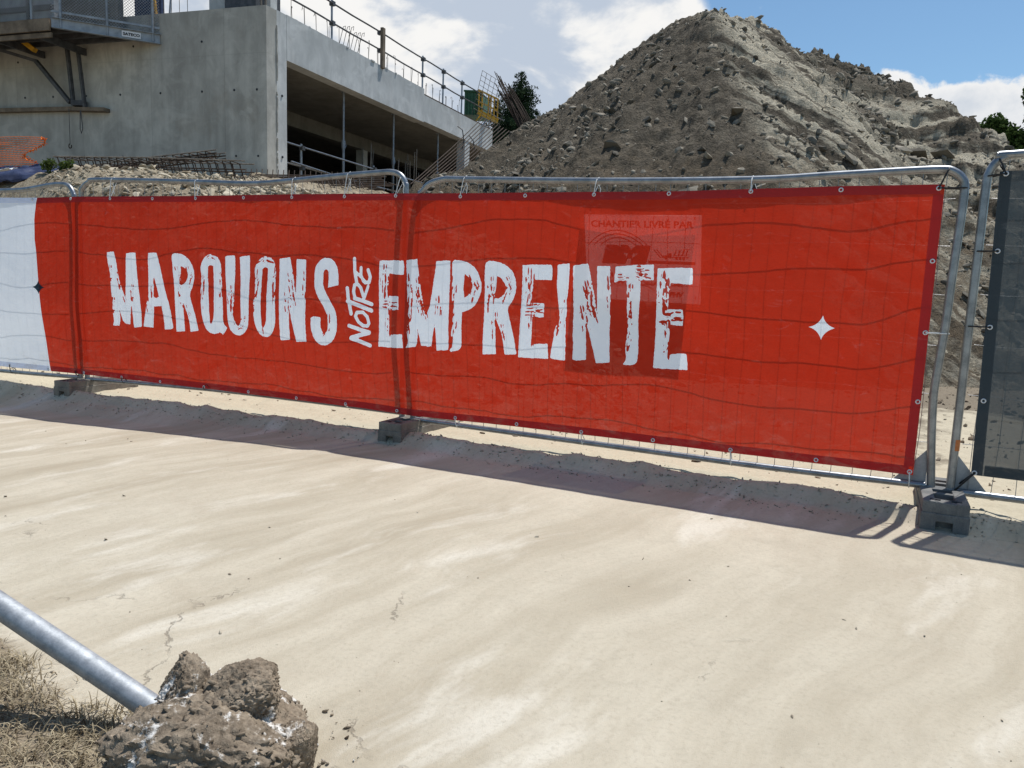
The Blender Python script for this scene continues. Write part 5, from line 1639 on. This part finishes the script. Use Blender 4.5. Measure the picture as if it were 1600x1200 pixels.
for x in (.71, .80, .83, .86):
    tk.add([SP(x + .012 * math.cos(a), .515 + .014 * math.sin(a), .0025) for a in np.linspace(0, 6.283, 11)[:-1]], [tuple(range(10))])
obj('lorry_picture', tk, M['sign_ink'], sg)
cv = MB()
for i in range(14):
    a = i / 13
    cv.add([SP(.42 + .18 * a, .14 + .05 * math.sin(3.1 * a) - .006), SP(.42 + .18 * (a + .08), .14 + .05 * math.sin(3.1 * (a + .08)) - .006), SP(.42 + .18 * (a + .08), .14 + .05 * math.sin(3.1 * (a + .08)) + .006), SP(.42 + .18 * a, .14 + .05 * math.sin(3.1 * a) + .006)], [(0, 1, 2, 3)])
obj('swoosh', cv, M['sign_ink'], sg)
for a, b in ((.05, .97), (.95, .95), (.96, .06)):
    obj('tie', MB().tube([SP(a, b, .004), SP(a, b + .03, .02), SP(a, b + .02, -.03)], .003, 5), M['tie_black'], sg)

# ------------------------------------------------------------------ dark windbreak net on the right panel
net = thing('windbreak_net', 'dark grey windbreak net tied to the right hand fence panel', 'net', FP(5.4, .25, -.03))
NO = ORG['windbreak_net']
n_l = lambda v: np.interp(v, [.25, .269, 1.923, 1.95], [3.874, 3.874, 3.839, 3.839])


def NP(u, v, lift=0.0):
    b = .030 + .014 * vn(u * 1.3, v * 1.3, seed=65) * np.sin(np.pi * np.clip((v - .26) / 1.68, 0, 1)) + .004 * fbm(u * 6, v * 6, o=2, seed=66)
    return np.concatenate([fence_xy(u, -(b + lift)), v[..., None]], -1)


tt_ = np.linspace(0, 1, 70); vv_ = np.linspace(0, 1, 60)
TU, TV = np.meshgrid(tt_, vv_)
VV = .262 + (1.925 + .03 * TU - .262) * TV
UU = n_l(VV) + TU ** 1.5 * (7.2 - n_l(VV))
me = fast_mesh('cloth', NP(UU, VV).reshape(-1, 3), grid_faces(60, 70), NO); smooth(me)
obj('cloth', me, M['net'], net)
V = NP(n_l(np.repeat(np.linspace(.262, 1.925, 60)[:, None], 5, 1)) + np.linspace(0, .055, 5)[None, :], np.repeat(np.linspace(.262, 1.925, 60)[:, None], 5, 1), -.002)
me = fast_mesh('hem', V.reshape(-1, 3), grid_faces(60, 5), NO); smooth(me); obj('hem', me, M['net_hem'], net)
us_ = np.linspace(3.935, 7.2, 90)
V = NP(np.repeat(us_[None, :], 5, 0), np.repeat(np.linspace(.2635, .325, 5)[:, None], 90, 1), -.002)
me = fast_mesh('hem', V.reshape(-1, 3), grid_faces(5, 90), NO); smooth(me); obj('hem', me, M['net_hem'], net)
for i, (u, v) in enumerate([(3.867, 1.912), (3.871, 1.504), (3.878, 1.093), (3.89, 0.686), (3.889, 0.275)]):
    p = NP(np.array(u), np.array(v), .003)
    eyelet(net, tuple(p))
    if i == 0:
        tie_over(net, p, FP(3.795, 1.905), 1, M['tie_black'], .0045); tie_over(net, p, FP(3.835, 1.985), 1, M['tie_black'], .0045)
    elif i in (1, 2):
        tie_over(net, p, FP(3.787, v), 1, M['tie_black'], .0045)
    elif i == 4:
        tie_over(net, p, FP(3.805, .16), 1, M['tie_black'], .0055)

# ------------------------------------------------------------------ uprooted post with its clod
up = thing('uprooted_post', 'grey steel tube lying with a dried lump of mud and concrete round its end', 'post', (-.73, 1.72, 0.0))
a = np.array([-.96, 1.835, .075]); b = np.array([-1.418, 1.95, .28])
d = (b - a)
obj('tube', MB().tube([a - d * .35, a, a + d * .5, b, b + d * 1.9], 0.0325, 28), M['galv_pole'], up, sm=50)
bm = bmesh.new()
bmesh.ops.create_icosphere(bm, subdivisions=6, radius=1.0)
me = bpy.data.meshes.new('clod'); bm.to_mesh(me); bm.free()
n_ = len(me.vertices); co = np.empty(n_ * 3, np.float32); me.vertices.foreach_get('co', co); co = co.reshape(-1, 3).astype(float)


def lump(co, c, r, seed, amp=.16, squash=0.0):
    x, y, z = co.T
    k = 1 + amp * 2.2 * fbm(x * 1.1 + seed, y * 1.1, z * 1.1, o=3, seed=seed) + amp * 1.1 * np.abs(fbm(x * 3.0, y * 3.0 + seed, z * 3.0, o=4, seed=seed + 1)) \
        + amp * .95 * fbm(x * 7 + seed, y * 7, z * 7, o=4, g=.62, seed=seed + 2) + amp * .35 * (vn(x * 22, y * 22, z * 22, seed=seed + 3) - .5)
    q = co / (np.abs(co) ** 3.4).sum(1)[:, None] ** (1 / 3.4)
    rq = np.random.default_rng(seed + 9).uniform(-.5, .5, 3)
    Rm = np.array((Matrix.Rotation(rq[0], 3, 'X') @ Matrix.Rotation(rq[1], 3, 'Y') @ Matrix.Rotation(rq[2], 3, 'Z')))
    q = (q @ (Rm.T if max(r) < .2 else np.eye(3))) * .88 * k[:, None]
    g_ = np.random.default_rng(seed)
    for i in range(9):                                       # broken facets
        nn_ = g_.normal(size=3); nn_ /= np.linalg.norm(nn_); h_ = g_.uniform(.62, .95)
        e_ = q @ nn_ - h_
        q = q - np.where(e_ > 0, e_ * .82, 0)[:, None] * nn_
    q = q * np.array(r) * 1.12 + np.array(c)
    a_ = co[:, 0], co[:, 1], co[:, 2]
    cr = np.abs(fbm(a_[0] * 5 + seed, a_[1] * 5, a_[2] * 5, o=5, g=.62, seed=seed + 5)) * .30 + (vn(a_[0] * 16, a_[1] * 16, a_[2] * 16, seed=seed + 6) - .5) * .07 + (vn(a_[0] * 34, a_[1] * 34, a_[2] * 34, seed=seed + 7) - .5) * .05
    q = q + co * (cr - .05)[:, None] * np.array(r) * min(1.0, .17 / max(r))
    return q


def lump_obj(name, c, r, seed, amp, sub_co, faces, **kw):
    q = lump(sub_co, c, r, seed, amp)
    LUMPS.append(q)
    m2 = fast_mesh(name, q, faces, ORG['uprooted_post']); smooth(m2, 50)
    return obj(name, m2, M['clod'], up, **kw)


fc = np.array([p.vertices[:] for p in me.polygons], np.int32)
LUMPS = []
bpy.data.meshes.remove(me)
lump_obj('clod', (-.725, 1.70, .050), (.235, .20, .150), 31, .16, co, fc)
lump_obj('clod_chunk', (-.800, 1.735, .160), (.066, .065, .092), 32, .15, co, fc)
lump_obj('clod_chunk', (-.668, 1.735, .165), (.105, .085, .075), 36, .15, co, fc)
lump_obj('clod_chunk', (-.505, 1.70, .055), (.05, .05, .06), 41, .15, co, fc)

rg = np.random.default_rng(77)
pts = []
for q, n in ((LUMPS[0], 1500), (LUMPS[1], 120), (LUMPS[2], 200)):
    top = q[q[:, 2] > .03]
    for i in rg.choice(len(top), n):
        sz = .004 + .022 * rg.random() ** 4
        pts.append((*(top[i] - (0, 0, sz * .15)), sz, sz))
for i in range(160):                                          # crumbs fallen round it
    a_ = rg.uniform(0, 6.28); r_ = rg.uniform(.24, .40)
    sz = .004 + .016 * rg.random() ** 3
    pts.append((-.725 + r_ * math.cos(a_), 1.70 + .85 * r_ * math.sin(a_), .004, sz, sz))
scatter_stones(up, pts, 0, 0, M['clod'], 'crumbs', 700)

# ------------------------------------------------------------------ dry grass, pebbles
rg = np.random.default_rng(9)
N = 30000
gx_ = rg.uniform(-2.6, -.45, N); gy_ = rg.uniform(1.15, 2.30, N)
vg = -.62 * gx_ - .78 * gy_ + .35 * fbm(gx_ * 4, gy_ * 4, o=3, seed=75)
den = sst(-.87, -.72, vg) * (0.35 + 1.1 * vn(gx_ * 7, gy_ * 7, seed=76))
okk = (rg.random(N) < den) & ~((np.abs(gx_ + .72) < .20) & (gy_ > 1.6))
gx_ = gx_[okk]; gy_ = gy_[okk]; n = len(gx_)
gz = ground_z(gx_, gy_)
ang_ = rg.uniform(0, 6.283, n); Lb = .02 + .075 * rg.random(n) ** 2; lean = rg.uniform(.5, 1.12, n)
dx = np.cos(ang_); dy = np.sin(ang_)
V = []; wv = .0011 + .0014 * rg.random(n)
for k, f in enumerate((0, .4, .75, 1.0)):
    hx_ = gx_ + dx * Lb * f * (lean * (.5 + .5 * f)); hy_ = gy_ + dy * Lb * f * (lean * (.5 + .5 * f)); hz = gz + .002 + Lb * f * (1.02 - lean * f * .85)
    wk = wv * (1 - f * .75)
    V.append(np.stack([hx_ - dy * wk, hy_ + dx * wk, hz], -1)); V.append(np.stack([hx_ + dy * wk, hy_ - dx * wk, hz + .0004], -1))
V = np.stack(V, 1).reshape(-1, 3)
base = (np.arange(n) * 8)[:, None]
F = np.concatenate([base + np.array([[2 * k, 2 * k + 1, 2 * k + 3, 2 * k + 2]]) for k in range(3)])
obj('dry_grass', fast_mesh('dry_grass', V, F), M['straw'], kind='stuff')

rg = np.random.default_rng(12)
pts = []
for i in range(420):                                         # on the road
    x = rg.uniform(-4.5, 3.2); y = rg.uniform(1.4, 6.5)
    s_, d_ = fence_sd(np.array(x), np.array(y))
    if d_ > -.5:
        continue
    sz = .0035 + .016 * rg.random() ** 5
    pts.append((x, y, float(ground_z(np.array(x), np.array(y))) + sz * .2, sz, sz))
for i in range(6500):                                        # along the loose edge and behind the fence
    s_ = rg.uniform(-5.8, 5.0); d_ = -.24 + .10 * rg.normal() if i < 3800 else rg.uniform(-.2, 5.0)
    p = fence_xy(np.array(s_), np.array(d_))
    sz = (.004 + .016 * rg.random() ** 4) if d_ < .3 else (.006 + .05 * rg.random() ** 8)
    pts.append((p[0], p[1], float(ground_z(p[0], p[1])) + sz * .15, sz, sz))
for i in range(500):                                         # in the verge
    x = rg.uniform(-2.4, -.6); y = rg.uniform(1.25, 2.2)
    if -.62 * x - .78 * y < -.80:
        continue
    sz = .004 + .018 * rg.random() ** 3
    pts.append((x, y, float(ground_z(np.array(x), np.array(y))) + sz * .2, sz, sz))
scatter_stones(ground, pts, 0, 0, M['pebble'], 'loose_stones', 500)
pts = []
for i in range(3600):                                        # clods shed from the heap, seen through the gap on the right
    s_ = rg.uniform(-1.5, 7.5); d_ = rg.uniform(.3, 7.5)
    p = fence_xy(np.array(s_), np.array(d_))
    if fbm(p[0] * .9, p[1] * .9, o=3, seed=78) < -.04 + .05 * (3 - d_) / 4:
        continue
    sz = .014 + .09 * rg.random() ** 5
    pts.append((p[0], p[1], float(ground_z(p[0], p[1])) + sz * .1, sz, sz))
scatter_stones(ground, pts, 0, 0, M['brown_clod'], 'fallen_clods', 900)
